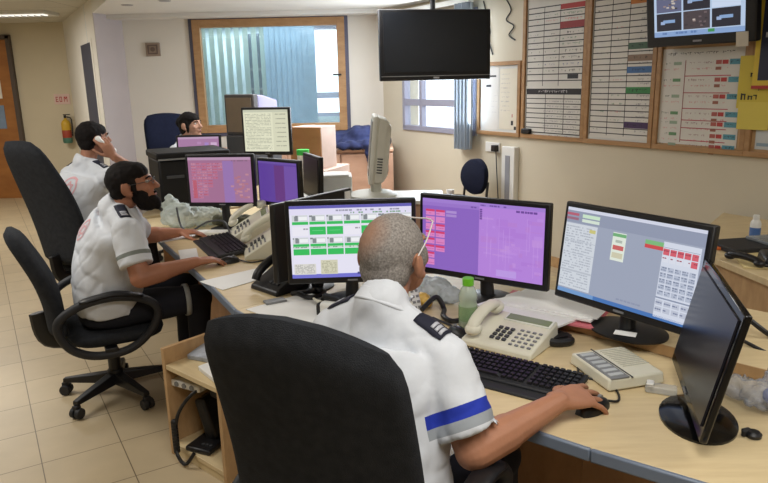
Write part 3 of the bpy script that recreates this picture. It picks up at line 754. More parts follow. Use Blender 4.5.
# ------------------------------------------------------------------ monitors
def monitor(label, c, yaw, tilt, w, h, base, screen=None, bez=.018, thick=.03, m=None, basem=None, br=(.13, .10), name='computer_monitor', chin=None, slim=False, sticker=False, screen_y=None, group=None, sq=False):
    m = m or M_black; basem = basem or m
    t = thing(name, label, 'monitor', base, yaw, group)
    cl = rotz(-yaw) @ (Vector(c) - Vector(base))
    T = Matrix.Translation(cl) @ Matrix.Rotation(-tilt, 4, 'X')
    chin = bez * 1.5 if chin is None else chin
    b = MB(); b.M = T
    b.box((0, thick * .45, 0), (w, thick, h)); b.box((0, thick * (.9 if slim else 1.15), 0), (w * .72, thick * (.5 if slim else .9), h * .70)); b.build('casing', m, t, .006)
    sw, sh = w - 2 * bez, h - bez - chin; z0 = -h / 2 + chin
    b = MB(); b.M = T
    b.box((0, -.0022 - .05 * thick, z0 + sh / 2), (sw, .004, sh)); 
    so = b.build('screen', mat('idle_screen', (30, 30, 38), .28, 0, .05) if screen is None else glow((30, 30, 34), .6), t)
    if screen:
        s = Scr(sw, sh, z0, -.0046 - .05 * thick); s.b.M = T
        screen(s); s.build('picture', so)
    b = MB(); b.M = T; b.box((0, -.002 - .05 * thick, -h / 2 + chin * .5), (.04, .003, .007)); b.build('badge', flat((120, 122, 126)), t)
    if sticker:
        b = MB(); b.M = T; b.box(sticker, (.04, .004, .04)); b.build('sticker', M_paper, t)
    b = MB(); nb = Vector((cl.x * .6, cl.y * .6 + .03, .012)); b.cyl(nb, (cl.x, cl.y + thick * 1.3, cl.z - h * .18), .028, .022)
    b.build('stand_neck', basem, t)
    b = MB(); b.lathe([(0, 0), (1, 0), (1, .006), (.8, .014), (.25, .02), (0, .02)], (cl.x * .3, .02, 0), 32, None, br[0], br[1])
    b.build('stand_base', basem, t)
    return t
def scr_purple(s):
    s.q(0, 0, 1, 1, (136, 98, 188)); s.q(0, 0, 1, .05, (158, 124, 206), 2); s.q(0, .05, .49, .10, (150, 114, 198), 2)
    s.q(.49, .05, 1, 1, (176, 128, 214), 2)
    for k in range(40):
        x, y = random.uniform(.50, .95), random.uniform(.12, .9); s.q(x, y, min(x + random.uniform(.02, .14), .99), min(y + random.uniform(.01, .1), .99), random.choice([(182, 136, 218), (172, 122, 210), (186, 140, 216), (178, 126, 208)]), 3)
    for k in range(12):
        x = random.uniform(.5, .97); s.q(x, random.uniform(.1, .5), x + .003, random.uniform(.55, .95), (192, 150, 222), 4)
    s.q(.50, .60, .72, .605, (188, 140, 200), 4); s.q(.64, .88, .80, .97, (184, 150, 222), 5)
    for i in range(2):
        for j in range(8 if i == 0 else 6):
            x, y = .03 + i * .09, .15 + j * .102
            s.q(x, y, x + .08, y + .085, (214, 130, 190), 3); s.q(x, y + random.choice((.0, .03)), x + .08, y + .03, (206, 62, 108), 4)
            s.rowtext(x + .005, x + .075, y + .05, .012, (190, 96, 160), .7, 5)
    s.q(.21, .15, .30, .185, (170, 140, 206), 3); s.q(.21, .20, .30, .235, (166, 136, 202), 3)
    for j in range(6): s.q(.495, .08 + j * .025, .515, .098 + j * .025, (96, 60, 140), 4)
    s.rowtext(.5, .72, .02, .02, (112, 76, 160), .6); s.rowtext(.74, .97, .06, .028, (104, 66, 148), .9, 5); s.rowtext(.42, .47, .06, .02, (110, 76, 160), .9)
def scr_green(s):
    s.q(0, 0, 1, 1, (226, 224, 240)); s.q(0, 0, 1, .04, (96, 92, 176), 2); s.q(0, .04, 1, .12, (222, 218, 240), 2); s.q(0, .945, 1, 1, (112, 112, 204), 2)
    s.rowtext(.35, .9, .06, .022, (150, 150, 170), .6); s.rowtext(.5, .98, .095, .02, (120, 160, 130), .5)
    g = (52, 186, 92)
    for i in range(7):
        x = .02 + i * .1415
        for r, (y, kind) in enumerate(((.125, 0), (.285, 1), (.43, 0), (.59, 2))):
            if kind == 0:
                s.q(x, y, x + .128, y + .085, (206, 210, 214), 3); s.q(x + .055, y + .02, x + .124, y + .07, (236, 238, 240), 4); s.q(x + .02, y + .015, x + .05, y + .08, (130, 136, 140), 4)
                s.rowtext(x, x + .05, y + .005, .02, (120, 124, 130), .7, 5); s.q(x, y + .09, x + .132, y + .13, g, 3)
            elif kind == 1:
                if i in (0, 3): s.q(x, y, x + .128, y + .12, (232, 230, 240), 3); s.rowtext(x + .09, x + .128, y + .02, .02, (150, 150, 160), .6, 4)
                else: s.q(x, y, x + .132, y + .11, g, 3); s.q(x + .02, y + .05, x + .11, y + .056, (120, 214, 150), 4)
            else:
                s.q(x, y - .035, x + .132, y - .01, (196, 216, 200), 3); s.rowtext(x, x + .128, y - .03, .014, (120, 140, 126), .6, 4); s.q(x, y, x + .132, y + .085, g, 3)
    s.q(.02, .80, .20, .95, (214, 212, 206), 3); s.q(.24, .75, .38, .95, (206, 204, 180), 3)
    for k in range(8): s.rowtext(.03, .19, .81 + k * .016, .009, (160, 160, 156), .7, 4); s.rowtext(.25, .37, .77 + k * .021, .010, (160, 158, 130), .6, 4)
    s.rowtext(.5, .75, .93, .03, (60, 62, 130), .8, 4)
def scr_mapgrey(s):
    s.q(0, 0, 1, 1, (152, 160, 180)); s.q(0, 0, 1, .035, (206, 210, 226), 2); s.q(0, .035, 1, .17, (140, 148, 170), 2); s.q(0, .955, 1, 1, (66, 112, 176), 3); s.q(.0, .955, .3, 1, (110, 150, 200), 4)
    s.q(.0, .18, .26, .94, (202, 208, 216), 2); s.q(.0, .06, .10, .09, (176, 90, 110), 4); s.q(.0, .11, .10, .14, (150, 100, 120), 4); s.q(.13, .06, .27, .10, (196, 222, 196), 4); s.q(.13, .115, .27, .15, (206, 220, 206), 4)
    for k in range(24): s.rowtext(.01, .24, .21 + k * .03, .014, (168, 174, 186), .6, 3)
    s.q(.0, .38, .26, .386, (170, 176, 188), 4); s.q(.0, .52, .26, .526, (170, 176, 188), 4); s.q(.0, .72, .26, .74, (180, 186, 196), 4); s.q(.20, .22, .25, .26, (196, 190, 120), 4)
    s.q(.385, .19, .485, .50, (218, 226, 214), 3); s.q(.385, .20, .485, .235, (108, 168, 116), 4); s.q(.395, .33, .475, .38, (196, 96, 96), 4); s.q(.41, .27, .46, .30, (170, 180, 170), 4); s.q(.395, .41, .475, .47, (200, 196, 170), 4)
    s.q(.62, .20, .75, .245, (120, 180, 120), 3); s.q(.62, .245, .75, .285, (200, 70, 74), 3)
    s.q(.745, .185, .985, .975, (206, 212, 226), 3)
    for j in range(2):
        for i in range(5): s.q(.75 + i * .046, .255 + j * .075, .79 + i * .046, .32 + j * .075, (206, 92, 106) if (j == 0 or i > 3) else (212, 216, 228), 4); s.rowtext(.752 + i * .046, .788 + i * .046, .27 + j * .075, .012, (150, 60, 80), .6, 5)
    s.q(.75, .24, .98, .245, (140, 150, 170), 4)
    for j in range(5):
        for i in range(5):
            s.q(.75 + i * .046, .44 + j * .062, .79 + i * .046, .492 + j * .062, (176, 184, 202), 4)
            s.rowtext(.752 + i * .046, .788 + i * .046, .445 + j * .062, .012, (110, 120, 146), .7, 5); s.rowtext(.752 + i * .046, .788 + i * .046, .468 + j * .062, .012, (130, 140, 164), .7, 5)
    s.q(.745, .76, .985, .775, (132, 142, 166), 4)
    for j in range(2):
        for i in range(4): s.q(.75 + i * .055, .79 + j * .07, .795 + i * .055, .845 + j * .07, (184, 190, 206), 4); s.rowtext(.752 + i * .055, .793 + i * .055, .81 + j * .07, .014, (110, 120, 150), .7, 5)
    s.rowtext(.45, .65, .90, .02, (136, 144, 168), .8, 3)
def scr_pink(s):
    s.q(0, 0, 1, 1, (158, 108, 142)); s.q(0, 0, 1, .06, (180, 146, 174), 2); s.q(.55, .08, 1, 1, (148, 114, 172), 2); s.q(.72, .08, 1, 1, (158, 114, 150), 3)
    for r in range(13):
        n = 6 - r // 3
        for i in range(max(2, n)):
            x, y = .05 + i * .085, .12 + r * .062
            if x < .52: s.q(x, y, x + .075, y + .045, random.choice([(188, 132, 156), (180, 108, 136), (182, 120, 148)]), 3); s.rowtext(x, x + .07, y + .01, .016, (170, 70, 92), .6, 4)
    s.q(.06, .5, .12, .9, (180, 90, 108), 4)
    for k in range(26): x, y = random.gauss(.8, .07), random.uniform(.35, .9); s.q(x, y, min(x + .05, .99), y + .04, random.choice([(180, 124, 138), (172, 114, 130), (186, 134, 146)]), 4)
    s.rowtext(.7, .95, .07, .02, (110, 90, 110), .8, 4)
def scr_violet(s):
    s.q(0, 0, 1, 1, (92, 62, 150)); s.q(.42, .08, .68, .95, (98, 52, 124), 2); s.q(.68, .08, 1, .95, (108, 76, 160), 2); s.q(0, 0, 1, .05, (104, 78, 160), 3)
def scr_doc(s):
    s.q(0, 0, 1, 1, (222, 222, 196)); s.q(0, 0, 1, .06, (196, 198, 176), 2); s.q(.66, .06, 1, 1, (212, 212, 186), 2)
    for k in range(24):
        s.rowtext(.04, .62 - (.25 if k in (8, 15, 20) else 0), .10 + k * .036, .013, (140, 142, 122), .75)
        if k % 3 == 0: s.rowtext(.72, .95, .10 + k * .036, .016, (120, 120, 106), .8)
def scr_pinkfar(s):
    s.q(0, 0, 1, 1, (162, 118, 158)); s.q(0, 0, 1, .07, (180, 150, 180), 2)
    for k in range(18): x, y = random.uniform(.1, .85), random.uniform(.15, .85); s.q(x, y, x + .1, y + .07, random.choice([(190, 142, 168), (182, 126, 154), (176, 134, 176)]), 3)
    s.q(.65, .2, .75, .35, (160, 130, 190), 4); s.q(.8, .2, .95, .3, (200, 170, 200), 4)
RZ = DZ + .0385
monitor('wide monitor showing a violet map behind the green-capped bottle', (.373, 2.512, 1.013), -.605, .026, .55, .33, (.415, 2.52, RZ), scr_purple, br=(.11, .09))
monitor('wide monitor showing a grey list window above the paper pile', (.786, 2.099, 1.021), -.974, .139, .55, .345, (.805, 2.155, RZ), scr_mapgrey, br=(.14, .11))
monitor('monitor showing rows of green boxes in front of the grey-haired man', (-.128, 2.56, 1.007), .031, .0, .51, .335, (-.145, 2.66, DZ), scr_green, br=(.13, .10))
monitor('glossy dark monitor standing edge-on at the right end of the front desk', (.832, 1.648, .936), -1.85, .207, .50, .33, (.795, 1.60, DZ), None, m=M_gloss, br=(.135, .095), bez=.022, thick=.018, slim=True)
monitor('dark monitor seen from behind with a small white sticker, left of the green list monitor', (-.312, 2.845, .983), rad(-126.3) , .0, .495, .33, (-.34, 2.88, DZ), None, br=(.11, .09), sticker=(-.215, .031, .135), slim=True)
monitor('monitor showing a pink map in front of the bearded man', (-.982, 4.046, 1.052), -.129, -.0, .43, .32, (-.975, 4.12, DZ), scr_pink, br=(.12, .10))
monitor('monitor with a plain violet screen right of the pink map', (-.625, 4.00, 1.035), -.67, .0, .366, .29, (-.59, 4.06, DZ), scr_violet, br=(.10, .09))
monitor('upright monitor showing a pale text document under the internal window', (-.95, 5.60, 1.235), -.228, .0, .43, .39, (-.93, 5.70, .73), scr_doc, br=(.12, .10), bez=.02)
monitor('small distant monitor with a pink screen left of the document monitor', (-1.605, 5.92, 1.05), .014, .05, .39, .29, (-1.605, 5.97, .73), scr_pinkfar, br=(.11, .10))
monitor('small dark idle monitor showing beside the right edge of the violet screen', (-.45, 4.20, 1.045), rad(-68), .03, .36, .27, (-.42, 4.21, .891), None, br=(.09, .09), slim=True)
# old deep beige flat monitor seen from the side
ol = thing('computer_monitor', 'old beige thick monitor on a round foot seen from its side', 'monitor', (-.065, 4.32, .891), rad(-88))
b = MB(); b.M = Matrix.Translation((0, 0, .10)) @ Matrix.Rotation(rad(-6), 4, 'X')
b.box((0, -.015, .21), (.44, .035, .42)); b.build('front_bezel', M_beige, ol, .012)
b = MB(); b.M = Matrix.Translation((0, 0, .10)) @ Matrix.Rotation(rad(-6), 4, 'X')
b.rings([[Vector((x, y, z)) for x, y, z in ((-w_, y_, .21 - h_), (w_, y_, .21 - h_), (w_, y_, .21 + h_), (-w_, y_, .21 + h_))] for y_, w_, h_ in ((.0, .215, .205), (.06, .205, .19), (.085, .16, .15))]); b.build('back_shell', M_beige, ol, .01)
b = MB(); b.M = Matrix.Translation((0, 0, .10)) @ Matrix.Rotation(rad(-6), 4, 'X'); b.box((0, -.034, .22), (.38, .004, .33)); b.build('screen', mat('grey_screen', (112, 116, 110), .3), ol)
for sgn in (-1, 1):
    b = MB(); b.M = Matrix.Translation((0, 0, .10)) @ Matrix.Rotation(rad(-6), 4, 'X')
    for k in range(6): b.box((sgn * .210, .028, .08 + k * .017), (.006, .035, .007))
    b.build('vent', M_dgrey, ol)
b = MB(); b.box((0, .02, .09), (.14, .07, .16)); b.build('stand_neck', M_beige, ol, .02)
b = MB(); b.lathe([(0, 0), (.155, 0), (.16, .012), (.13, .028), (.05, .04), (0, .04)], (0, 0, 0), 36); b.build('stand_base', M_beige, ol)
# CRT
ct = thing('crt_monitor', 'bulky old tube monitor with a brownish screen standing against the internal window', 'monitor', (-1.25, 6.05, .731), rad(-34))
b = MB(); b.box((0, .02, .62), (.36, .06, .36)); b.build('front_bezel', mat('crt_dark', (70, 66, 66), .5), ct, .01)
b = MB(); b.rings([[Vector((x, y, z)) for x, y, z in ((-w_, y_, .62 - h_), (w_, y_, .62 - h_), (w_, y_, .62 + h_), (-w_, y_, .62 + h_))] for y_, w_, h_ in ((.05, .175, .175), (.12, .17, .17), (.36, .12, .12))]); b.build('back_shell', mat('crt_lilac', (132, 128, 164), .5), ct, .012)
b = MB(); b.box((0, -.012, .62), (.31, .008, .30)); b.build('screen', mat('crt_screen', (118, 104, 88), .3), ct, .002)
b = MB(); b.box((0, .15, .22), (.34, .36, .44)); b.build('monitor_stand', M_dgrey, ct, .01)
# printer
pr = thing('printer', 'large black office printer standing behind the bearded man', 'printer', (-1.44, 4.98, .731), rad(28))
b = MB(); b.box((0, 0, .19), (.50, .42, .38)); b.build('body', mat('printer_black', (20, 20, 22), .6, 0, .1, 10, 0, 60, .3), pr, .015)
b = MB(); b.box((0, .0, .405), (.52, .44, .05)); b.build('lid', mat('printer_black', (20, 20, 22), .6), pr, .012)
b = MB(); b.box((.0, -.222, .385), (.50, .006, .012)); b.build('lid_edge', M_grey, pr)
for z, wv in ((.30, .22), (.10, .20)):
    b = MB(); b.box((.08, -.214, z), (wv, .012, .028)); b.build('tray_slot', M_grey, pr, .002)
b = MB(); b.box((-.14, -.214, .26), (.12, .012, .02)); b.build('tray_slot', M_dgrey, pr, .002)

# ------------------------------------------------------------------ chairs
def office_chair(label, hip, az, seat_z=.46, back=(.50, 1.14), wid=(.40, .50, .44), recline=12, arms=True, fab=None, crown=.035, shoulder=.80, arm_z=0.0, group=None, base_rot=0.0, backoff=.22):
    """local +Y is the way the sitter faces"""
    fab = fab or M_fabric
    t = thing('office_chair', label, 'chair', (hip[0], hip[1], 0), -az, group)
    # five-star base, casters
    b = MB()
    for k in range(5):
        a = base_rot + k * 2 * math.pi / 5; d = Vector((math.cos(a), math.sin(a), 0)); p = Vector((-d.y, d.x, 0))
        rs = []
        for q, wd, z0, z1 in ((.02, .032, .075, .135), (.16, .026, .075, .115), (.29, .018, .072, .095)):
            rs.append([d * q - p * wd + Vector((0, 0, z0)), d * q + p * wd + Vector((0, 0, z0)), d * q + p * wd * .8 + Vector((0, 0, z1)), d * q - p * wd * .8 + Vector((0, 0, z1))])
        b.rings(rs)
    b.cyl((0, 0, .07), (0, 0, .15), .04); b.build('star_base', M_black, t, .004)
    for k in range(5):
        a = base_rot + k * 2 * math.pi / 5; d = Vector((math.cos(a), math.sin(a), 0)); p = Vector((-d.y, d.x, 0)); c = d * .285
        b = MB()
        for s_ in (-1, 1): b.cyl(c + p * s_ * .006 + Vector((0, 0, .029)), c + p * s_ * .028 + Vector((0, 0, .029)), .029, .027, 16)
        b.box(c + Vector((0, 0, .05)), (.03, .03, .04), rotz(a)); b.build('caster', M_blackm, t, .002)
    b = MB(); b.cyl((0, 0, .14), (0, 0, .26), .032); b.cyl((0, 0, .25), (0, 0, seat_z - .07), .02); b.build('gas_column', M_black, t)
    b = MB(); b.box((0, -.02, seat_z - .075), (.20, .26, .035)); b.tube([(0, -.10, seat_z - .075), (0, -backoff - .04, seat_z - .05), (0, -backoff - .075, seat_z + .10)], .022, 8, flatz=2); b.build('mechanism', M_black, t, .004)
    # seat
    b = MB(); rs = []
    for z, k in ((-.065, .86), (-.05, .96), (-.025, 1.0), (-.008, .97), (0.0, .88)):
        rs.append([Vector((.25 * k * math.copysign(abs(math.cos(u)) ** .6, math.cos(u)), .02 + .24 * k * math.copysign(abs(math.sin(u)) ** .6, math.sin(u)), seat_z + z - .012 * max(0, math.sin(u)) ** 3)) for u in [2 * math.pi * i / 40 for i in range(40)]])
    b.rings(rs); b.build('seat', fab, t, 0, 60)
    # backrest
    b = MB(); rs = []; z0, z1 = back; nb = 22; R = rad(recline)
    for i in range(nb + 1):
        q = i / nb
        if q < .45: hw = wid[0] + (wid[1] - wid[0]) * math.sin(q / .45 * math.pi / 2)
        else: hw = wid[1] + (wid[2] - wid[1]) * ((q - .45) / .55) ** 2
        hw /= 2
        e = 1.0
        if q > .86: e = math.sqrt(max(0.0, 1 - ((q - .86) / .14) ** 2.2))
        if q < .06: e = math.sqrt(max(0.0, 1 - ((.06 - q) / .06) ** 2))
        hw = hw * (shoulder + (1 - shoulder) * e) if q > .5 else hw * (.86 + .14 * e)
        th = .042 * (.25 + .75 * e)
        L = q * (z1 - z0)
        yb = -backoff - L * math.tan(R) + .028 * math.sin(q * math.pi * 1.25)
        ring = []
        for k in range(36):
            u = 2 * math.pi * k / 36
            x = hw * math.copysign(abs(math.cos(u)) ** .55, math.cos(u)); y = th * math.copysign(abs(math.sin(u)) ** .75, math.sin(u))
            ring.append(Vector((x, yb + y + .55 * x * x, z0 + L + crown * (1 - (2 * x / wid[1]) ** 2) * q)))
        rs.append(ring)
    b.rings(rs); b.build('backrest', fab, t, 0, 60)
    if arms:
        for s_ in (-1, 1):
            x = s_ * .275; sz0 = seat_z; seat_z = seat_z + arm_z
            loop = [(x, .16, seat_z + .20), (x, .02, seat_z + .235), (x, -.14, seat_z + .215), (x, -.245, seat_z + .14), (x, -.21, seat_z + .02), (x * .96, -.10, seat_z - .05), (x * .94, .06, seat_z - .05), (x * .97, .17, seat_z + .03), (x, .215, seat_z + .13)]
            b = MB(); b.tube(loop, .021, 10, closed=True); ar = b.build('armrest', M_blackm, t, 0, 70)
            b = MB(); b.tube([(x, .15, seat_z + .222), (x, .02, seat_z + .252), (x, -.14, seat_z + .232)], [.02] + [.03] * 11 + [.02], 10, flatz=.45); b.build('arm_pad', M_black, ar, 0, 70)
            seat_z = sz0; b = MB(); b.box((x * .7, -.02, seat_z - .07), (.16, .06, .02)); b.build('arm_bracket', M_black, t, .003)
    return t
A1, A2, A3, A4 = rad(28), rad(63), rad(28), rad(140)
office_chair('large black office chair seen from behind, nearest the camera', (-.04, 1.50), A1, .46, (.44, 1.125), (.42, .485, .475), 6, True, None, crown=.06, shoulder=.90, backoff=.24)
office_chair('black office chair with loop armrests under the bearded man', (-1.46, 3.35), A2, .425, (.42, .93), (.40, .44, .26), 14, True, None, arm_z=-.035, base_rot=rad(-48), backoff=.25)
office_chair('tall black office chair of the man on the telephone', (-1.96, 4.45), A3, .48, (.50, 1.285), (.40, .48, .30), 14, False, None, backoff=.25)
office_chair('dark navy office chair beside the woman near the internal window', (-1.92, 6.36), A4, .48, (.62, 1.33), (.40, .46, .42), 4, False, M_navyf, backoff=.20)
vc = thing('visitor_chair', 'navy visitor chair with a rounded back against the right wall', 'chair', (.80, 6.22, 0), rad(-120 + 180 + 30))
vc.location = (.66, 6.14, 0); vc.rotation_euler = (0, 0, rad(112))
b = MB(); rs = []
for z, k in ((.49, .9), (.505, 1), (.53, 1), (.545, .9)):
    rs.append([Vector((.23 * k * math.copysign(abs(math.cos(u)) ** .7, math.cos(u)), .22 * k * math.copysign(abs(math.sin(u)) ** .7, math.sin(u)) + .02, z)) for u in [2 * math.pi * i / 32 for i in range(32)]])
b.rings(rs); b.build('seat', M_navyf, vc, 0, 60)
b = MB(); rs = []
for y, k in ((-.035, .9), (-.02, 1), (.02, 1), (.03, .92)):
    rs.append([Vector((.22 * k * math.cos(u), -.22 + y - .10 * (k * .15 * math.sin(u) + .1) + .6 * (.2 * k * math.cos(u)) ** 2, .73 + .165 * k * math.sin(u))) for u in [2 * math.pi * i / 32 for i in range(32)]])
b.rings(rs); b.build('backrest', M_navyf, vc, 0, 60)
for sx_ in (-1, 1):
    b = MB(); b.tube([(sx_ * .20, -.24, .70), (sx_ * .21, -.22, .46), (sx_ * .22, -.27, .0)], .012, 8); b.build('leg', M_black, vc)
    b = MB(); b.tube([(sx_ * .21, -.18, .49), (sx_ * .21, .18, .49), (sx_ * .22, .24, .0)], .012, 8); b.build('leg', M_black, vc)
cupc = MB(); cupc.lathe([(0, 0), (.026, 0), (.036, .085), (.033, .085), (.024, .004), (0, .004)], (0, 0, 0), 20)
o = cupc.build('paper_cup', M_paper); o.location = (.62, 6.10, .546); tag(o, 'white paper cup on the seat of the navy visitor chair', 'cup')

# ------------------------------------------------------------------ on the desks
def keyboard(label, c, rz, w=.44, d=.155):
    t = thing('keyboard', label, 'keyboard', c, rz)
    b = MB(); b.M = Matrix.Rotation(rad(4), 4, 'X'); b.box((0, 0, .014), (w, d, .018)); b.box((0, -d / 2 - .018, .010), (w * .98, .04, .012)); b.build('body', M_blackm, t, .005)
    b = MB(); b.M = Matrix.Rotation(rad(4), 4, 'X')
    for r in range(6):
        y = d / 2 - .016 - r * .0225
        x = -w / 2 + .012; k = 0
        while x < w / 2 - .02:
            kw = .0175
            if r == 5 and .10 < (x + w / 2) < .13: kw = .11
            if not ((x + w / 2) > .285 and (x + w / 2) < .295) : b.box((x + kw / 2, y, .0265), (kw - .003, .0155, .008), None, None, .82)
            x += kw + .0012
            if abs(x + w / 2 - .29) < .009: x += .008
    ko = b.build('keys', M_black, t, 0, 30); ko['kind'] = 'stuff'
    b = MB(); b.M = Matrix.Rotation(rad(4), 4, 'X'); 
    for k in range(3): b.box((w / 2 - .09 + k * .02, d / 2 - .006, .0236), (.006, .003, .001))
    b.build('indicator_lights', flat((120, 140, 150)), t)
    return t
keyboard('black keyboard beside the large cream telephone in front of the grey-haired man', (.375, 1.90, DZ + .001), rad(-35), .44)
keyboard('black keyboard under the hands of the bearded man', (-.895, 3.66, DZ + .001), rad(-63), .48, .18)
def mouse(label, c, rz, m=None):
    t = thing('computer_mouse', label, 'mouse', c, rz)
    b = MB(); rs = []
    for i in range(11):
        q = i / 10; y = -.055 + .11 * q; wv = .030 * math.sin(math.pi * (.08 + .84 * q)) ** .5; h = .036 * math.sin(math.pi * (.10 + .75 * q)) ** .7
        rs.append([Vector((wv * math.cos(u), y, max(0, h * math.sin(u)))) for u in [math.pi * 2 * k / 20 for k in range(20)]])
    b.rings(rs); b.build('shell', m or M_black, t, 0, 70)
    b = MB(); b.cyl((-.004, .03, .029), (.004, .03, .029), .009); b.build('scroll_wheel', M_grey, t)
mouse('black mouse under the right hand of the grey-haired man', (.560, 1.672, DZ), rad(-55))
mouse('black mouse under the right hand of the bearded man', (-.80, 3.315, DZ), rad(-60))
b = MB(); b.tube([(.605, 1.705, DZ + .012), (.645, 1.715, DZ + .005), (.662, 1.78, DZ + .005), (.640, 1.84, DZ + .005), (.59, 1.88, DZ + .005), (.60, 1.96, DZ + .005)], .0035, 6)
tag(b.build('mouse_cable', M_black), 'thin black mouse cable curling on the desk beside the cream speaker box', 'cable')
b = MB(); b.tube([(-.76, 3.35, DZ + .01), (-.68, 3.30, DZ + .005), (-.60, 3.36, DZ + .005), (-.56, 3.46, DZ + .005)], .004, 6)
tag(b.build('mouse_cable', M_black), 'thin black cable running from the mouse of the bearded man', 'cable')

def telephone(label, c, rz, slope=12, sc=1.0, lcd=True, side=-1, mirror=1):
    t = thing('telephone', label, 'telephone', c, rz)
    S = Matrix.Scale(sc, 4)
    b = MB(); b.M = S
    sl = math.tan(rad(slope)); W2, D2 = .125, .105
    b.rings([[Vector((-W2, -D2, 0)), Vector((W2, -D2, 0)), Vector((W2, D2, 0)), Vector((-W2, D2, 0))], [Vector((-W2 + .003, -D2 + .003, .022)), Vector((W2 - .003, -D2 + .003, .022)), Vector((W2 - .003, D2 - .003, .022 + 2 * D2 * sl)), Vector((-W2 + .003, D2 - .003, .022 + 2 * D2 * sl))]])
    b.build('body', M_cream, t, .007)
    T = S @ Matrix.Translation((0, -D2, .0225)) @ Matrix.Rotation(rad(slope), 4, 'X')
    L = 2 * D2 / math.cos(rad(slope))
    b = MB(); b.M = T
    hx = -.088 * mirror
    b.tube([(hx, .02, .020), (hx, .045, .045), (hx, L * .5, .055), (hx, L - .05, .047), (hx, L - .02, .022)], .021, 12, flatz=.8)
    b.ell((hx, .032, .026), (.028, .03, .020)); b.ell((hx, L - .030, .026), (.028, .03, .020)); b.build('handset', M_cream, t, 0, 70)
    b = MB(); b.M = T
    for i in range(3):
        for j in range(4): b.box((-.030 * mirror + i * .021 * mirror, .045 + j * .021, .003), (.014, .013, .006))
    b.build('keypad', M_dgrey, t, .002)
    b = MB(); b.M = T
    for i in range(4):
        for j in range(5): b.box(((.042 + i * .021) * mirror, .03 + j * .0215, .002), (.012, .008, .004))
    b.build('line_buttons', M_grey, t, .001)
    if lcd:
        b = MB(); b.M = T; b.box((.035 * mirror, L - .035, .003), (.15, .032, .006)); b.build('display', M_lcd, t, .001)
        b = MB(); b.M = T; b.box((.035 * mirror, L - .035, .001), (.165, .045, .006)); b.build('display_frame', M_beige, t, .002)
    return t
telephone('large cream telephone with a green display behind the near keyboard', (.424, 2.165, DZ + .001), rad(-38), 12, 1.06)
telephone('cream telephone between the pink map monitor and the dark monitor, the farther of two', (-.80, 3.94, DZ + .001), rad(-78), 30, 1.12)
telephone('cream telephone beside the dark monitor with the sticker, the nearer of two', (-.635, 3.50, DZ + .001), rad(-78), 30, 1.12)
# cream speaker box
sb = thing('speaker_box', 'flat cream speaker box with a row of grey buttons on the front desk', 'speaker', (.713, 1.945, DZ + .001), rad(-48) + rad(62))
sb.rotation_euler = (0, 0, math.atan2(2.115 - 2.06, .806 - .60))
sb.location = (.700, 1.90, DZ + .001)
b = MB(); b.M = Matrix.Rotation(rad(0), 4, 'X'); b.box((0, 0, .02), (.188, .215, .036), None, None, .97); b.build('casing', M_cream, sb, .006)
b = MB(); b.box((-.055, -.01, .0385), (.06, .19, .003)); b.build('button_panel', M_grey, sb)
b = MB()
for k in range(6): b.box((-.055, .07 - k * .03, .0405), (.045, .016, .004))
b.build('buttons', mat('button_pale', (186, 190, 192), .5), sb, .001)
b = MB()
for k in range(11): b.box((.045, .085 - k * .012, .0385), (.09, .004, .002))
b.build('grille', mat('grille_cream', (190, 188, 172), .6), sb)
b = MB(); b.box((-.018, 0, .0388), (.004, .22, .002)); b.build('groove', M_dgrey, sb)
cb = thing('clear_case', 'small clear plastic case lying beside the foot of the edge-on monitor', 'case', (.785, 1.765, DZ + .001), rad(-25))
b = MB(); b.box((0, 0, .012), (.085, .035, .022)); b.build('shell', clear('clear_plastic', (226, 228, 226), .35), cb, .004)
b = MB(); b.box((-.03, 0, .026), (.02, .03, .006)); b.build('lid', M_white, cb, .002)
# bottle
bo = thing('bottle', 'clear plastic bottle with a bright green cap behind the cream telephone', 'bottle', (.302, 2.33, DZ))
b = MB(); b.lathe([(0, 0), (.03, 0), (.034, .008), (.034, .09), (.031, .10), (.034, .11), (.034, .125), (.026, .148), (.017, .160), (.017, .168), (0, .168)], (0, 0, 0), 28); b.build('body', clear('bottle_plastic', (214, 226, 208), .42, .12), bo)
b = MB(); b.lathe([(0, .161), (.021, .161), (.021, .187), (.019, .189), (0, .189)], (0, 0, 0), 24); b.build('cap', mat('bright_green', (116, 204, 44), .4), bo, .002)
b = MB(); b.lathe([(.0345, .03), (.0347, .085)], (0, 0, 0), 28); b.build('label', clear('bottle_label', (170, 206, 150), .3, .4), bo)
# remote, crumpled bag, cords, second mouse
rm = thing('remote_control', 'grey and white remote handset standing beside the neck of the grey-haired man', 'remote', (.135, 2.50, DZ + .001), rad(30))
b = MB(); b.M = Matrix.Rotation(rad(-22), 4, 'X'); b.box((0, .02, .055), (.045, .018, .12)); b.build('casing', M_white, rm, .006)
b = MB(); b.M = Matrix.Rotation(rad(-22), 4, 'X')
for k in range(8): b.box((-.01 + (k % 2) * .02, .0095, .02 + (k // 2) * .022), (.012, .004, .01))
b.build('buttons', M_grey, rm)
blob('plastic_bag', 'crumpled clear plastic bag under the violet map monitor', 'plastic bag', [((.20, 2.66, DZ + .045), (.085, .06, .045), .3), ((.26, 2.60, DZ + .035), (.05, .05, .035), 0), ((.15, 2.70, DZ + .05), (.05, .05, .05), 0)], .006, clear('bag_plastic', (206, 214, 220), .5, .25), .014, 36, None, DZ + .001)
blob('snack_wrapper', 'crumpled yellow wrapper beside the clear plastic bag', 'wrapper', [((.145, 2.58, DZ + .028), (.035, .03, .028), .3), ((.17, 2.56, DZ + .02), (.025, .025, .02), 0)], .006, mat('yellow_wrap', (214, 176, 84), .45, 0, .2, 30), .010, 30, None, DZ + .001)
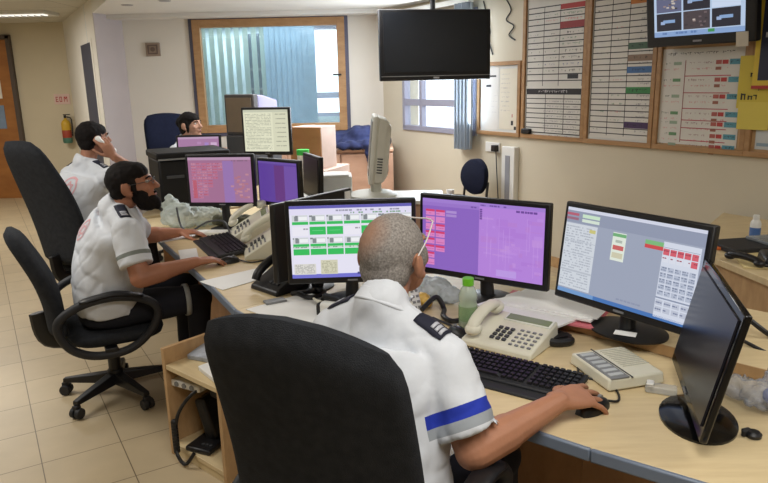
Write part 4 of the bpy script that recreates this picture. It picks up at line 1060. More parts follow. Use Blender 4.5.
b = MB(); b.tube([(.14, 2.47, DZ + .02), (.20, 2.52, DZ + .055), (.23, 2.50, DZ + .012), (.22, 2.42, DZ + .012), (.25, 2.36, DZ + .012), (.33, 2.40, DZ + .012)], .010, 8)
tag(b.build('loose_power_cable', M_black), 'thick black cord curling on the desk left of the green-capped bottle', 'cord')
mouse('idle black mouse between the bottle and the near keyboard', (.262, 2.235, DZ), rad(30))
b = MB(); b.tube([(.26, 2.29, DZ + .01), (.22, 2.36, DZ + .006), (.18, 2.42, DZ + .006)], .004, 6); tag(b.build('mouse_cable', M_black), 'short black cable leading from the idle mouse', 'cable')
# glasses / black cord under the shelf edge
b = MB(); b.tube([(.52, 2.15, DZ + .016), (.56, 2.20, DZ + .022), (.60, 2.20, DZ + .016), (.63, 2.14, DZ + .014), (.58, 2.12, DZ + .014), (.54, 2.13, DZ + .02)], .014, 8)
b.box((.60, 2.16, DZ + .014), (.07, .03, .026), rotz(.4)); tag(b.build('headset', M_black, None, .003), 'folded black headset lying between the cream telephone and the speaker box', 'headset')
# paper pile on the riser
for i, (x, y, a, dz, m, lab) in enumerate(((.62, 2.39, -.55, 0, 'pink', 'pink folder at the bottom of the paper pile left of the grey list monitor'), (.55, 2.36, -.9, .008, 'w', 'printed sheet in the middle of the paper pile on the riser'), (.65, 2.40, -.66, .016, 'w', 'white sheets topmost on the paper pile left of the grey list monitor'))):
    b = MB(); b.box((0, 0, .004), (.40, .28, .007) if i == 0 else (.35, .25, .007))
    if i == 2: b.box((.012, .008, .009), (.34, .24, .004), rotz(.06))
    o = b.build('folder' if i == 0 else 'paper_sheet', mat('pink_folder', (214, 120, 130), .7) if i == 0 else M_paper); o.location = (x, y, RZ + .001 + dz); o.rotation_euler = (0, 0, a); tag(o, lab, 'folder' if i == 0 else 'paper')
b = MB(); b.box((0, 0, .001), (.07, .04, .002)); o = b.build('note', M_paper); o.location = (.795, 2.09, RZ + .0155); o.rotation_euler = (0, 0, -.5); tag(o, 'white note stuck on the foot of the grey list monitor', 'note')
# black clip, blue bag, cables at the right end
wc = thing('webcam', 'small black clip-like webcam lying at the right end of the front desk', 'webcam', (.915, 1.515, DZ + .001), .3); wc.scale = (.75, .75, .75)
b = MB(); b.lathe([(0, 0), (.024, 0), (.026, .012), (.018, .02), (0, .02)], (0, 0, 0), 20); b.build('body', M_black, wc)
b = MB(); b.box((-.024, .012, .011), (.022, .012, .020)); b.box((-.012, .02, .016), (.03, .014, .012)); b.build('clip', M_blackm, wc, .002)
blob('plastic_bag', 'clear plastic bag with blue contents at the right edge of the front desk', 'plastic bag', [((1.06, 1.68, DZ + .035), (.11, .07, .035), .4), ((.99, 1.73, DZ + .03), (.05, .05, .03), 0), ((1.14, 1.72, DZ + .05), (.08, .07, .05), 0)], .006, clear('bag_plastic2', (206, 210, 218), .3, .2), .016, 36, None, DZ + .001)
blob('cloth', 'blue cloth packed inside the clear bag at the right edge', 'cloth', [((1.09, 1.67, DZ + .036), (.085, .04, .028), .3)], .006, mat('blue_cloth', (44, 60, 150), .8), .004, 30, None, DZ + .002)
for i, pts in enumerate(([(1.00, 2.02, DZ + .01), (1.06, 2.10, DZ + .10), (1.16, 2.12, DZ + .12), (1.26, 2.06, DZ + .05), (1.36, 2.1, DZ + .01)], [(.97, 1.95, DZ + .01), (1.05, 1.96, DZ + .05), (1.12, 2.02, DZ + .06), (1.20, 1.96, DZ + .03), (1.28, 1.98, DZ + .01)], [(.95, 1.86, DZ + .01), (.985, 1.90, DZ + .06), (.985, 1.84, DZ + .09), (.95, 1.80, DZ + .07), (.95, 1.78, DZ + .012)])):
    b = MB(); b.tube(pts, .009 if i == 0 else .006, 8)
    tag(b.build('cable', M_black), ['thick black cable arching on the desk behind the clear bag', 'thinner black cable lying in front of the arching thick one', 'short black cable looping behind the edge-on monitor'][i], 'cable')
# rear desk
hs = thing('telephone_handset', 'black telephone handset lying on the rear desk at the right', 'handset', (1.69, 3.03, .748), rad(-68)); hs.scale = (.8, .8, .8)
b = MB(); b.tube([(-.11, 0, .02), (-.08, 0, .034), (0, 0, .042), (.08, 0, .034), (.11, 0, .02)], .021, 10); b.ell((-.1, 0, .022), (.034, .03, .021)); b.ell((.1, 0, .022), (.034, .03, .021)); b.build('grip', M_black, hs, 0, 70)
b = MB(); b.tube([(.12, .0, .02), (.17, .05, .015), (.20, .12, .015), (.22, .2, .03)], .007, 6); b.build('cord', M_black, hs)
hp2 = thing('desk_phone', 'black telephone base cut by the right edge on the rear desk', 'telephone', (1.86, 3.02, .741), rad(-20))
b = MB(); b.box((0, 0, .025), (.18, .20, .05), None, None, .9); b.build('body', M_black, hp2, .012)
b = MB()
for k in range(12): b.box((-.03 + (k % 3) * .03, -.05 + (k // 3) * .03, .052), (.018, .016, .006))
b.build('keypad', M_dgrey, hp2)
wbz = thing('bottle', 'small white bottle with a blue band standing on the rear desk', 'bottle', (2.01, 3.53, .741)); wbz.scale = (.85, .85, .85)
b = MB(); b.lathe([(0, 0), (.03, 0), (.032, .006), (.032, .10), (.024, .12), (.018, .125), (0, .125)], (0, 0, 0), 24); b.build('body', M_white, wbz)
b = MB(); b.lathe([(.0322, .02), (.0326, .075)], (0, 0, 0), 24); b.build('label', mat('label_blue', (84, 120, 180), .5), wbz)
b = MB(); b.lathe([(0, .12), (.02, .12), (.02, .15), (.016, .155), (0, .155)], (0, 0, 0), 20); b.build('cap', M_white, wbz)
fo = thing('box', 'flat dark box with a grey lid edge on the rear desk behind the handset', 'box', (1.90, 3.34, .741), rad(10))
b = MB(); b.box((0, 0, .014), (.38, .22, .028)); b.build('carcass', M_blackm, fo, .004)
b = MB(); b.box((.10, -.01, .036), (.17, .18, .016)); b.build('clear_tray', clear('tray_plastic', (170, 176, 180), .55), fo, .004)
b = MB(); b.box((0, 0, .008), (.10, .07, .014)); o = b.build('orange_folder', mat('orange', (206, 104, 44), .6), None, .003); o.location = (1.70, 3.34, .741); o.rotation_euler = (0, 0, -.3); tag(o, 'orange packet beside the corner of the grey list monitor on the rear desk', 'packet')
b = MB(); b.box((0, 0, .003), (.21, .30, .005)); o = b.build('paper_sheet', mat('buff_paper', (226, 206, 150), .8)); o.location = (1.80, 3.08, .741); o.rotation_euler = (0, 0, -.3); tag(o, 'buff paper sheet behind the black handset on the rear desk', 'paper')
# left front desk: papers, black telephone, cables round the green monitor
def sheet(label, pts, z, m=None, n=1):
    b = MB(); b.prism(pts, z + .001, z + .001 + .0012 * n); return tag(b.build('paper_sheet', m or M_paper, None, 0, 0), label, 'paper')
s1 = sheet('white sheet lying under the right hand side of the bearded man near the desk edge', [(-.86, 2.985), (-.605, 3.215), (-.53, 3.06), (-.72, 2.845)], DZ, None, 2)
s2 = sheet('large printed sheet at the desk edge below the green list monitor', [(-.565, 2.575), (-.335, 2.785), (-.19, 2.64), (-.10, 2.50), (-.30, 2.33)], DZ, None, 2)
bp_ = thing('telephone', 'black desk telephone with a sloped body left of the green list monitor', 'telephone', (-.47, 2.86, DZ + .001), rad(-45))
b = MB(); b.rings([[Vector((-.10, -.09, 0)), Vector((.10, -.09, 0)), Vector((.10, .10, 0)), Vector((-.10, .10, 0))], [Vector((-.095, -.085, .02)), Vector((.095, -.085, .02)), Vector((.095, .095, .11)), Vector((-.095, .095, .11))]]); b.build('body', M_black, bp_, .006)
b = MB(); b.M = Matrix.Translation((-.06, -.085, .028)) @ Matrix.Rotation(rad(26), 4, 'X'); b.tube([(0, .01, .015), (0, .04, .035), (0, .10, .042), (0, .16, .035), (0, .19, .015)], .02, 10); b.build('handset', M_black, bp_, 0, 70)
b = MB(); b.M = Matrix.Translation((.02, -.085, .022)) @ Matrix.Rotation(rad(26), 4, 'X')
for k in range(12): b.box((-.01 + (k % 3) * .024, .04 + (k // 3) * .024, .003), (.016, .014, .006))
b.build('keypad', M_dgrey, bp_)
b = MB(); b.box((0, 0, .006), (.09, .05, .01)); o = b.build('grey_case', M_grey, None, .003); o.location = (-.46, 2.66, DZ + .001); o.rotation_euler = (0, 0, .5); tag(o, 'flat grey case beside the black desk telephone at the desk edge', 'case')
for i in range(3):
    b = MB(); r_ = .135 + i * .012
    b.tube([(-.145 + r_ * math.cos(a) * 1.0, 2.66 + r_ * .78 * math.sin(a), DZ + .008 + i * .010) for a in [rad(200 + k * 20) for k in range(8)]], .005, 6)
    tag(b.build('white_cable', M_cream), 'white cable looped around the foot of the green list monitor', 'cable', 'white cables around the green list monitor foot')
b = MB(); b.tube([(-.40, 2.75, DZ + .01), (-.33, 2.72, DZ + .025), (-.30, 2.78, DZ + .012), (-.26, 2.73, DZ + .02), (-.31, 2.68, DZ + .012), (-.37, 2.69, DZ + .03)], .011, 8)
tag(b.build('loose_power_cable', M_black), 'tangled black cord at the foot of the sticker monitor', 'cord')
st = thing('stapler', 'white and black stapler at the desk edge left of the grey-haired man', 'stapler', (-.20, 2.47, DZ + .001), rad(-20))
b = MB(); b.box((0, 0, .03), (.11, .045, .058)); b.build('body', M_white, st, .012)
b = MB(); b.box((.01, .02, .064), (.13, .03, .018), Matrix.Rotation(.2, 4, 'Y')); b.build('arm', M_black, st, .006)
b = MB(); b.box((-.06, 0, .028), (.016, .04, .045)); b.build('button', M_black, st, .004)
# clutter in front of the pink map monitor
blob('plastic_bag', 'whitish plastic bag heaped on the desk in front of the bearded man', 'plastic bag', [((-1.30, 4.22, DZ + .08), (.12, .14, .08), .4), ((-1.16, 4.28, DZ + .06), (.12, .10, .06), 0), ((-1.38, 4.30, DZ + .12), (.06, .07, .08), 0)], .009, clear('bag_plastic3', (206, 214, 208), .55, .3), .022, 24, None, DZ + .001)
blob('bag', 'crumpled dark olive bag under the pink map monitor', 'bag', [((-.97, 4.20, DZ + .045), (.14, .05, .045), -.1), ((-.86, 4.18, DZ + .04), (.06, .05, .04), 0)], .01, mat('olive', (86, 86, 66), .8, 0, .3, 30), .014, 20, None, DZ + .001)
b = MB(); b.tube([(-1.27, 4.06, DZ + .16), (-1.24, 4.02, DZ + .05), (-1.17, 3.98, DZ + .03), (-1.08, 4.04, DZ + .07), (-.98, 4.02, DZ + .075), (-.93, 3.94, DZ + .03), (-.92, 3.86, DZ + .025)], .006, 8)
tag(b.build('cable', M_dgrey), 'dark cable bowed over the keyboard of the bearded man', 'cable')
b = MB(); b.box((0, 0, .014), (.30, .07, .026)); o = b.build('terminal_strip', M_beige, None, .006); o.location = (-.99, 3.97, DZ + .001); o.rotation_euler = (0, 0, -.12); tag(o, 'long beige strip lying under the pink map monitor', 'power strip')
blob('tangled_cord', 'beige tangle of cord between the keyboard and the two cream telephones', 'cord', [((-.80, 3.72, DZ + .02), (.02, .09, .02), .2), ((-.73, 3.55, DZ + .018), (.018, .07, .018), .25), ((-.86, 3.86, DZ + .02), (.03, .03, .022), 0)], .006, mat('cord_beige', (190, 172, 150), .6, 0, .2, 50), .012, 40, None, DZ + .001)
sheet('white sheet under the left forearm of the bearded man', [(-1.44, 4.08), (-1.20, 4.13), (-1.10, 3.97), (-1.30, 3.80)], DZ, None, 2)
sheet('white sheet between the keyboard and the desk edge of the bearded man', [(-1.14, 3.60), (-1.05, 3.64), (-.985, 3.44), (-1.07, 3.40)], DZ, None, 2)
tb = thing('tub', 'white tub with a green lid standing right of the document monitor', 'tub', (-.66, 5.62, .731))
b = MB(); b.lathe([(0, 0), (.045, 0), (.05, .30), (0, .30)], (0, 0, 0), 24); b.build('body', M_white, tb)
b = MB(); b.lathe([(0, .30), (.054, .30), (.054, .345), (0, .35)], (0, 0, 0), 24); b.build('lid', mat('lid_green', (58, 186, 76), .5), tb)
pt_ = thing('paper_tray', 'white box of papers on the low cabinet behind the dark monitor back', 'box', (-.36, 4.52, .891), rad(4))
b = MB(); b.box((0, 0, .06), (.30, .22, .11)); b.build('tray', M_white, pt_, .005)
b = MB(); b.box((0, 0, .12), (.26, .20, .012)); b.build('papers', M_paper, pt_)

# ------------------------------------------------------------------ people
def ring(c, r, f, w, d, n=28, e=.8):
    out = []
    for k in range(n):
        u = 2 * math.pi * k / n
        out.append(c + r * w * math.copysign(abs(math.cos(u)) ** e, math.cos(u)) + f * d * math.copysign(abs(math.sin(u)) ** e, math.sin(u)))
    return out
def torso(b, J, grow, z_low=-.09, neck=True, belly=1.0, up=None):
    """stacked rings up the bent spine"""
    hr = J['hr']; sr = (J['shR'] - J['shL']).normalized()
    hip, chest, nk = J['hip'], J['chest'], J['neck']
    mid = (J['shR'] + J['shL']) / 2
    pts = [(hip + Vector((0, 0, z_low)), hr, .185, .125), (hip, hr, .19, .135), (hip.lerp(chest, .42), hr.lerp(sr, .3), .178 * (1 + (belly - 1) * .6), .128 * belly), (chest, hr.lerp(sr, .75), .185, .128),
           (mid - (mid - chest) * .28, sr, .182, .118), (mid + Vector((0, 0, .0)), sr, .155, .088), (mid.lerp(nk, .62), sr, .098, .070)]
    if neck: pts.append((nk + Vector((0, 0, .005)), sr, .066, .064))
    if up is not None: pts.append((nk + up * .034, sr, .056, .056))
    rs = []
    for i, (c, r, w_, d_) in enumerate(pts):
        t = (pts[min(i + 1, len(pts) - 1)][0] - pts[max(i - 1, 0)][0]).normalized()
        r = (r - t * r.dot(t)).normalized(); f = t.cross(r)
        k = J.get('build', 1.0)
        rs.append(ring(c, r, f, w_ * k + grow, d_ * k + grow))
    # smooth interpolation between rings
    out = []
    for i in range(len(rs) - 1):
        a, b1, c1, d1 = rs[max(i - 1, 0)], rs[i], rs[i + 1], rs[min(i + 2, len(rs) - 1)]
        for k in range(4):
            t = k / 4
            out.append([0.5 * ((2 * q1) + (q2 - q0) * t + (2 * q0 - 5 * q1 + 4 * q2 - q3) * t * t + (3 * q1 - q0 - 3 * q2 + q3) * t ** 3) for q0, q1, q2, q3 in zip(a, b1, c1, d1)])
    out.append(rs[-1])
    b.rings(out)
def hand(b, wr, d, up, right, curl=22, spread=1.0, thumb=1.0, flex=None, k=1.05):
    d = d.normalized(); up = (up - d * up.dot(d)).normalized(); x = d.cross(up)
    M0 = b.M; T = frame(wr, x, d, up) @ Matrix.Scale(k, 4); b.M = M0 @ T
    sg = -1 if right else 1                        # side of the thumb
    secs = []
    for y, w_, h_, z in ((-.02, .026, .021, 0), (.01, .028, .019, 0), (.04, .037, .017, .002), (.07, .041, .0145, .003), (.092, .040, .0115, .002)):
        secs.append([Vector((w_ * math.cos(u) + (sg * .002), y, z + h_ * math.sin(u))) for u in [2 * math.pi * k / 18 for k in range(18)]])
    b.rings(secs)
    for i, (x0, y0, L, r) in enumerate(((-.0305, .086, .074, .0088), (-.0105, .091, .082, .009), (.0105, .088, .076, .0087), (.030, .080, .060, .0078))):
        p = Vector((-sg * x0, y0, .001)); a = rad((i - 1.4) * 5.5 * spread) * -sg
        cu = rad((flex[i] if flex else curl) + i * 2); ang = rad(4)
        for s_, fr_ in enumerate((.46, .30, .24)):
            ang += cu * (0.75 if s_ == 0 else 1.0)
            dr = Vector((math.sin(a) * math.cos(ang), math.cos(a) * math.cos(ang), -math.sin(ang)))
            q_ = p + dr * L * fr_
            b.cap(p, q_, r * (1 - .08 * s_), r * (.93 - .1 * s_), 10); p = q_
    p = Vector((sg * .028, .022, -.004))
    for dr, L, r in ((Vector((sg * .62, .70, -.32)), .042, .0125), (Vector((sg * .40 * thumb, .84, -.30)), .032, .0105), (Vector((sg * .22 * thumb, .92, -.28)), .024, .009)):
        q_ = p + dr.normalized() * L; b.cap(p, q_, r, r * .9, 10); p = q_
    b.M = M0
def head_frame(J):
    a, p, ro = J['yaw'], J.get('pitch', 0), J.get('roll', 0)
    return Matrix.Translation(J['head']) @ rotz(-a) @ Matrix.Rotation(-p, 4, 'X') @ Matrix.Rotation(ro, 4, 'Y')
def head(b, J, k=1.0):
    M0 = b.M; b.M = head_frame(J) @ Matrix.Scale(k, 4)
    b.ell((0, -.014, .028), (.076, .096, .088)); b.ell((0, .028, -.022), (.063, .064, .078)); b.ell((0, -.05, -.01), (.066, .055, .065))
    b.ell((0, .036, -.070), (.050, .048, .040)); b.ell((0, .077, -.094), (.022, .018, .017)); b.ell((0, .076, .030), (.050, .018, .012))
    b.cap((0, .088, .018), (0, .112, -.020), .0085, .0125); b.ell((.011, .102, -.024), (.008, .010, .007)); b.ell((-.011, .102, -.024), (.008, .010, .007))
    b.ell((0, .084, -.052), (.023, .012, .007)); b.ell((0, .083, -.063), (.021, .012, .007))
    for s_ in (-1, 1):
        b.ell((s_ * .042, .062, -.020), (.017, .019, .022))
        q = J.get('ear', 0); R = Matrix.Rotation(s_ * rad(18), 4, 'Z') @ Matrix.Rotation(rad(-10), 4, 'X')
        b.ell((s_ * .083, -.018 - q, -.006), (.012, .021, .032), R); b.ell((s_ * .081, -.004 - q, -.032), (.010, .012, .014), R); b.ell((s_ * .090, -.030 - q, .002), (.006, .010, .028), R)
    b.M = M0
def person(label, J, skin, shirt_m, pants_m, hair, voxel=.006, sleeve=.72, belly=1.0, hands=None, group=None, legs=True, shoes=True, fold=.007, shirt_vox=.008, extra=None, hk=1.0):
    loc = Vector((J['hip'].x, J['hip'].y, 0))
    J = {k: (v - loc if isinstance(v, Vector) and k not in ('hr', 'foot', 'dR', 'dL', 'uR', 'uL') else v) for k, v in J.items()}
    t = thing('person', label, 'person', loc)
    b = MB()
    torso(b, J, -.028, -.05, True, belly)
    hf = head_frame(J)
    b.cap(hf @ Vector((0, -.030, -.045)), J['neck'] - Vector((0, 0, .02)), .054, .054)
    head(b, J, hk)
    for s_ in ('R', 'L'):
        sh, el, wr = J['sh' + s_], J['el' + s_], J['wr' + s_]
        b.cap(J['neck'].lerp(sh, .45), sh, .034, .046)
        ka = J.get('arm', 1.0); b.cap(sh, el, .050, .043 * ka); b.cap(el, el.lerp(wr, .35), .044 * ka, .044 * ka); b.cap(el.lerp(wr, .3), wr, .043 * ka, .027)
        hand(b, wr, J['d' + s_], J['u' + s_], s_ == 'R', **((hands or {}).get(s_, {})))
        hp_, kn, an = J['hip' + s_], J['kn' + s_], J['an' + s_]
        b.cap(hp_, kn, .075, .052); b.cap(kn, an, .05, .036)
        b.cap(an, an + J['foot' ] * .6, .036, .03) if 'foot' in J else None
    me = remesh(b, voxel, 2, .4)
    body = link('body', me, skin, t, 0, 180)
    # shirt
    b = MB(); torso(b, J, .012, J.get('hem', -.06), True, belly, (hf @ Vector((0, -.03, -.04)) - J['neck']).normalized())
    for s_ in ('R', 'L'):
        sh, el = J['sh' + s_], J['el' + s_]
        b.cap(J['neck'].lerp(sh, .28), sh, .056, .064)
        b.ell(sh, (.074, .074, .068)); end = sh.lerp(el, sleeve)
        b.cyl(sh, end, .072, .072 * J.get('slv', 1.0), 24)
    me = remesh(b, shirt_vox, 3, .5)
    for v in me.vertices:
        p = v.co
        n = noise.noise(Vector((p.x * 7, p.y * 7, p.z * 11))) + .6 * noise.noise(Vector((p.x * 13 + p.z * 9, p.y * 13, p.z * 17 - p.x * 6)))
        cr = max(0.0, 1 - 5 * abs(noise.noise(Vector((p.x * 5 + p.z * 4 + 3, p.y * 5 - p.z * 3, p.z * 6 - p.x * 5)))))
        cr2 = max(0.0, 1 - 6 * abs(noise.noise(Vector((p.x * 9 - p.z * 7, p.y * 9 + p.z * 5 + 7, p.z * 5 + p.y * 6)))))
        v.co += v.normal * (n * fold * .8 - cr * .0045 - cr2 * .003 + .002)
    me.update()
    shirt = link('shirt', me, shirt_m, t, 0, 180)
    bvh = BVHTree.FromPolygons([v.co.copy() for v in me.vertices], [tuple(p.vertices) for p in me.polygons])
    # collar: a ring folded round the neck
    b = MB(); sr = (J['shR'] - J['shL']).normalized(); nk = J['neck']; up = (hf @ Vector((0, -.02, 0)) - nk).normalized(); fw = up.cross(sr)
    rs = []
    for u in [rad(112 + k * 12.5) for k in range(26)]:
        d = sr * math.cos(u) + fw * math.sin(u) * 1.02
        rs.append([nk + d * .0625 + up * .026, nk + d * .067 + up * .028, nk + d * .082 - up * .008, nk + d * .074 - up * .014])
    b.rings(rs); b.build('collar', shirt_m if not isinstance(shirt_m, list) else shirt_m[0], shirt, .003, 70)
    # trousers, shoes
    b = MB(); b.rings([ring(J['hip'] + Vector((0, 0, z)), J['hr'], Vector((-J['hr'].y, J['hr'].x, 0)), w_, d_) for z, w_, d_ in ((-.10, .15, .12), (-.07, .185, .15), (0, .19, .145), (.04, .185, .135))])
    for s_ in ('R', 'L'):
        hp_, kn, an = J['hip' + s_], J['kn' + s_], J['an' + s_]
        b.cap(hp_, kn, .098, .074); b.cap(kn, an + (kn - an) * .12, .066, .055)
    me = remesh(b, .010, 3, .5)
    for v in me.vertices: v.co += v.normal * .006 * noise.noise(v.co * 10)
    link('trousers', me, pants_m, t, 0, 180)
    if shoes:
        for s_ in ('R', 'L'):
            an = J['an' + s_]; d = J['foot'].normalized(); x = Vector((d.y, -d.x, 0)); b = MB()
            rs = []
            for q, w_, h_ in ((-.07, .025, .05), (-.05, .038, .075), (.0, .042, .09), (.06, .045, .065), (.13, .048, .05), (.18, .040, .04), (.20, .02, .025)):
                c = Vector((an.x, an.y, 0)) + d * q
                rs.append([c + x * w_ * math.cos(u) + Vector((0, 0, .003 + h_ * .5 + h_ * .5 * math.sin(u))) for u in [2 * math.pi * k / 16 for k in range(16)]])
            b.rings(rs); b.build('shoe', M_black, t, 0, 60)
    # eyes, brows, mouth
    H = hf @ Matrix.Scale(hk, 4)
    for s_ in (-1, 1):
        b = MB(); b.M = H; b.ell((s_ * .030, .0735, .012), (.0135, .010, .0085)); eo = b.build('eye', mat('eye_white', (214, 208, 200), .25), t)
        b = MB(); b.M = H; b.ell((s_ * .030, .082, .012), (.0055, .0025, .0055)); b.build('iris', mat('iris_brown', (50, 34, 24), .2), eo)
        b = MB(); b.M = H; b.tube([(s_ * .014, .092, .030), (s_ * .032, .090, .034), (s_ * .05, .076, .028)], .004, 6); b.build('eyebrow', hair[0] if isinstance(hair, tuple) else hair, t)
    b = MB(); b.M = H; b.ell((0, .0945, -.0575), (.021, .004, .005)); b.build('lips', mat('lips', (150, 92, 82), .5), t)
    return t, J, H, bvh, shirt, body
def hair_mesh(name, H, parts, m, t, voxel=.006, amp=.003, fr=60):
    b = MB(); b.M = H
    for p in parts:
        b.ell(p[0], p[1], p[2] if len(p) > 2 else None, 20, 14)
    me = remesh(b, voxel, 2, .5)
    for v in me.vertices: v.co += v.normal * amp * noise.noise(v.co * fr)
    return link(name, me, m, t, 0, 180)
def strip_on(bvh, parent, name, pts, dirv, half, side, m, off=.004, nu=8, nv=4, th=.004, back=.25):
    """a strip of cloth laid on the shirt: centre line pts, cast along dirv"""
    b = MB(); g = []
    for i in range(nu + 1):
        row = []
        c = pts[0].lerp(pts[1], i / nu)
        for j in range(nv + 1):
            o = c + side * half * (j / nv * 2 - 1) - dirv * back
            hit = bvh.ray_cast(o, dirv)
            row.append(b.v(hit[0] - dirv * off) if hit[0] is not None else None)
        g.append(row)
    for i in range(nu):
        for j in range(nv):
            q = [g[i][j], g[i + 1][j], g[i + 1][j + 1], g[i][j + 1]]
            if all(q): b.f(q)
    o = b.build(name, m, parent, 0, 60)
    s_ = o.modifiers.new('thick', 'SOLIDIFY'); s_.thickness = th; s_.offset = 0
    return o
def epaulettes(J, bvh, shirt, sides='RL', bars=3, i0=.50):
    for s_ in sides:
        sh, nk = J['sh' + s_], J['neck']
        a, c = nk.lerp(sh, i0), nk.lerp(sh, 1.06); ax = (c - a).normalized(); side = ax.cross(Vector((0, 0, 1))).normalized()
        e_ = strip_on(bvh, shirt, 'epaulette', (a, c), Vector((0, 0, -1)), .026, side, mat('epaulette_navy', (28, 30, 48), .8, 0, .1), .005)
        for k in range(bars):
            p = a.lerp(c, .55 + k * .14)
            strip_on(bvh, e_, 'rank_bar', (p, p + ax * .010), Vector((0, 0, -1)), .015, side, mat('silver_thread', (190, 192, 200), .5), .0085, 2, 3, .002)
def badge_on(bvh, shirt, c, dirv, R):
    """red ring with a six-pointed star printed on the back of a shirt"""
    x = dirv.cross(Vector((0, 0, 1))).normalized(); y = x.cross(dirv).normalized()
    b = MB()
    def hit(p):
        h = bvh.ray_cast(c + x * p[0] + y * p[1] - dirv * .3, dirv)
        return b.v(h[0] - dirv * .003) if h[0] is not None else None
    def strip(ps, w_):
        L = []
        for i, p in enumerate(ps):
            q0, q1 = ps[max(i - 1, 0)], ps[min(i + 1, len(ps) - 1)]
            tx, ty = q1[0] - q0[0], q1[1] - q0[1]; l = math.hypot(tx, ty) or 1
            L.append((hit((p[0] - ty / l * w_, p[1] + tx / l * w_)), hit((p[0] + ty / l * w_, p[1] - tx / l * w_))))
        for i in range(len(L) - 1):
            q = [L[i][0], L[i + 1][0], L[i + 1][1], L[i][1]]
            if all(q): b.f(q)
    strip([(R * math.cos(rad(k * 10)), R * math.sin(rad(k * 10))) for k in range(37)], R * .10)
    for s_ in (90, 270):
        v = [(R * .66 * math.cos(rad(s_ + k * 120)), R * .66 * math.sin(rad(s_ + k * 120))) for k in range(4)]
        for k in range(3): strip([(v[k][0] + (v[k + 1][0] - v[k][0]) * q / 6, v[k][1] + (v[k + 1][1] - v[k][1]) * q / 6) for q in range(7)], R * .07)
    b.build('back_badge', mat('badge_red', (222, 172, 178), .8), shirt, 0, 60)
def shirt_mat(name, bands):
    """white cotton with stripes round the sleeve, measured along the arm in the shirt's own space"""
    m, nt, bs = nodes_of(name); L = nt.links
    bs.inputs['Roughness'].default_value = .85; bs.inputs['Specular IOR Level'].default_value = .2
    tc = nt.nodes.new('ShaderNodeTexCoord'); col = None
    base = nt.nodes.new('ShaderNodeRGB'); base.outputs[0].default_value = (*rgb(216, 220, 226), 1); col = base.outputs[0]
    def math_(op, a, c):
        n = nt.nodes.new('ShaderNodeMath'); n.operation = op
        for i, v in enumerate((a, c)):
            if isinstance(v, (int, float)): n.inputs[i].default_value = v
            else: L.new(v, n.inputs[i])
        return n.outputs[0]
    for sh, el, lst in bands:
        ax = (el - sh); ln = ax.length; ax = ax / ln
        sub = nt.nodes.new('ShaderNodeVectorMath'); sub.operation = 'SUBTRACT'; L.new(tc.outputs['Object'], sub.inputs[0]); sub.inputs[1].default_value = sh
        dt = nt.nodes.new('ShaderNodeVectorMath'); dt.operation = 'DOT_PRODUCT'; L.new(sub.outputs[0], dt.inputs[0]); dt.inputs[1].default_value = ax
        sc = nt.nodes.new('ShaderNodeVectorMath'); sc.operation = 'SCALE'; sc.inputs[0].default_value = ax; L.new(dt.outputs['Value'], sc.inputs['Scale'])
        df = nt.nodes.new('ShaderNodeVectorMath'); df.operation = 'DISTANCE'; L.new(sub.outputs[0], df.inputs[0]); L.new(sc.outputs[0], df.inputs[1])
        near = math_('LESS_THAN', df.outputs['Value'], .105)
        for a, c, cc in lst:
            k = math_('MULTIPLY', math_('MULTIPLY', math_('GREATER_THAN', dt.outputs['Value'], a), math_('LESS_THAN', dt.outputs['Value'], c)), near)
            mx = nt.nodes.new('ShaderNodeMixRGB'); L.new(k, mx.inputs[0]); L.new(col, mx.inputs[1]); mx.inputs[2].default_value = (*rgb(*cc), 1); col = mx.outputs[0]
    L.new(col, bs.inputs['Base Color'])
    n2 = nt.nodes.new('ShaderNodeTexNoise'); n2.inputs['Scale'].default_value = 35; L.new(tc.outputs['Object'], n2.inputs['Vector'])
    bp = nt.nodes.new('ShaderNodeBump'); bp.inputs['Strength'].default_value = .12; bp.inputs['Distance'].default_value = .01; L.new(n2.outputs['Fac'], bp.inputs['Height']); L.new(bp.outputs['Normal'], bs.inputs['Normal'])
    return m
def fwd(a): return Vector((math.sin(a), math.cos(a), 0))
def rgt(a): return Vector((math.cos(a), -math.sin(a), 0))
def seated(hip, a, hw=.10, thigh=.44, knee_z=.50, spread=.13, ank=.10):
    f, r = fwd(a), rgt(a); J = {'hip': hip, 'hr': r, 'foot': f}
    for s_, k in (('R', 1), ('L', -1)):
        J['hip' + s_] = hip + r * hw * k + Vector((0, 0, -.02)); kn = hip + f * thigh + r * spread * k; kn.z = knee_z; J['kn' + s_] = kn
        J['an' + s_] = Vector((kn.x, kn.y, .09)) + f * ank
    return J
SKIN = lambda n, c: mat(n, c, .5, 0, .07, 14, .06, 120, .35)
V3 = lambda *a: Vector(a)
UP = Vector((0, 0, 1))

# the grey-haired man in front, seen from behind
J = seated(V3(-.03, 1.50, .55), rad(32), .10, .44, .52, .14, .08)
J.update(chest=V3(-.02, 1.60, .86), neck=V3(-.004, 1.655, 1.055), head=V3(.030, 1.735, 1.160), yaw=rad(35), pitch=rad(-8),
         shR=V3(.138, 1.545, .938), shL=V3(-.135, 1.755, .945), elR=V3(.205, 1.450, .748), elL=V3(-.18, 1.93, .77), arm=1.08, wrR=V3(.452, 1.612, .790), wrL=V3(.06, 2.06, .768),
         dR=V3(.75, .47, -.12), uR=V3(-.1, -.38, 1), dL=V3(.8, .35, -.04), uL=V3(0, 0, 1), build=.96, slv=1.08, hem=-.09, ear=.003)
loc = V3(J['hip'].x, J['hip'].y, 0)
SM = shirt_mat('uniform_shirt_blue_band', [(J['shR'] - loc, J['elR'] - loc, [(.108, .140, (44, 62, 172)), (.140, .165, (158, 164, 170))])])
skin1 = SKIN('skin_tan', (176, 124, 96))
GREYH = None
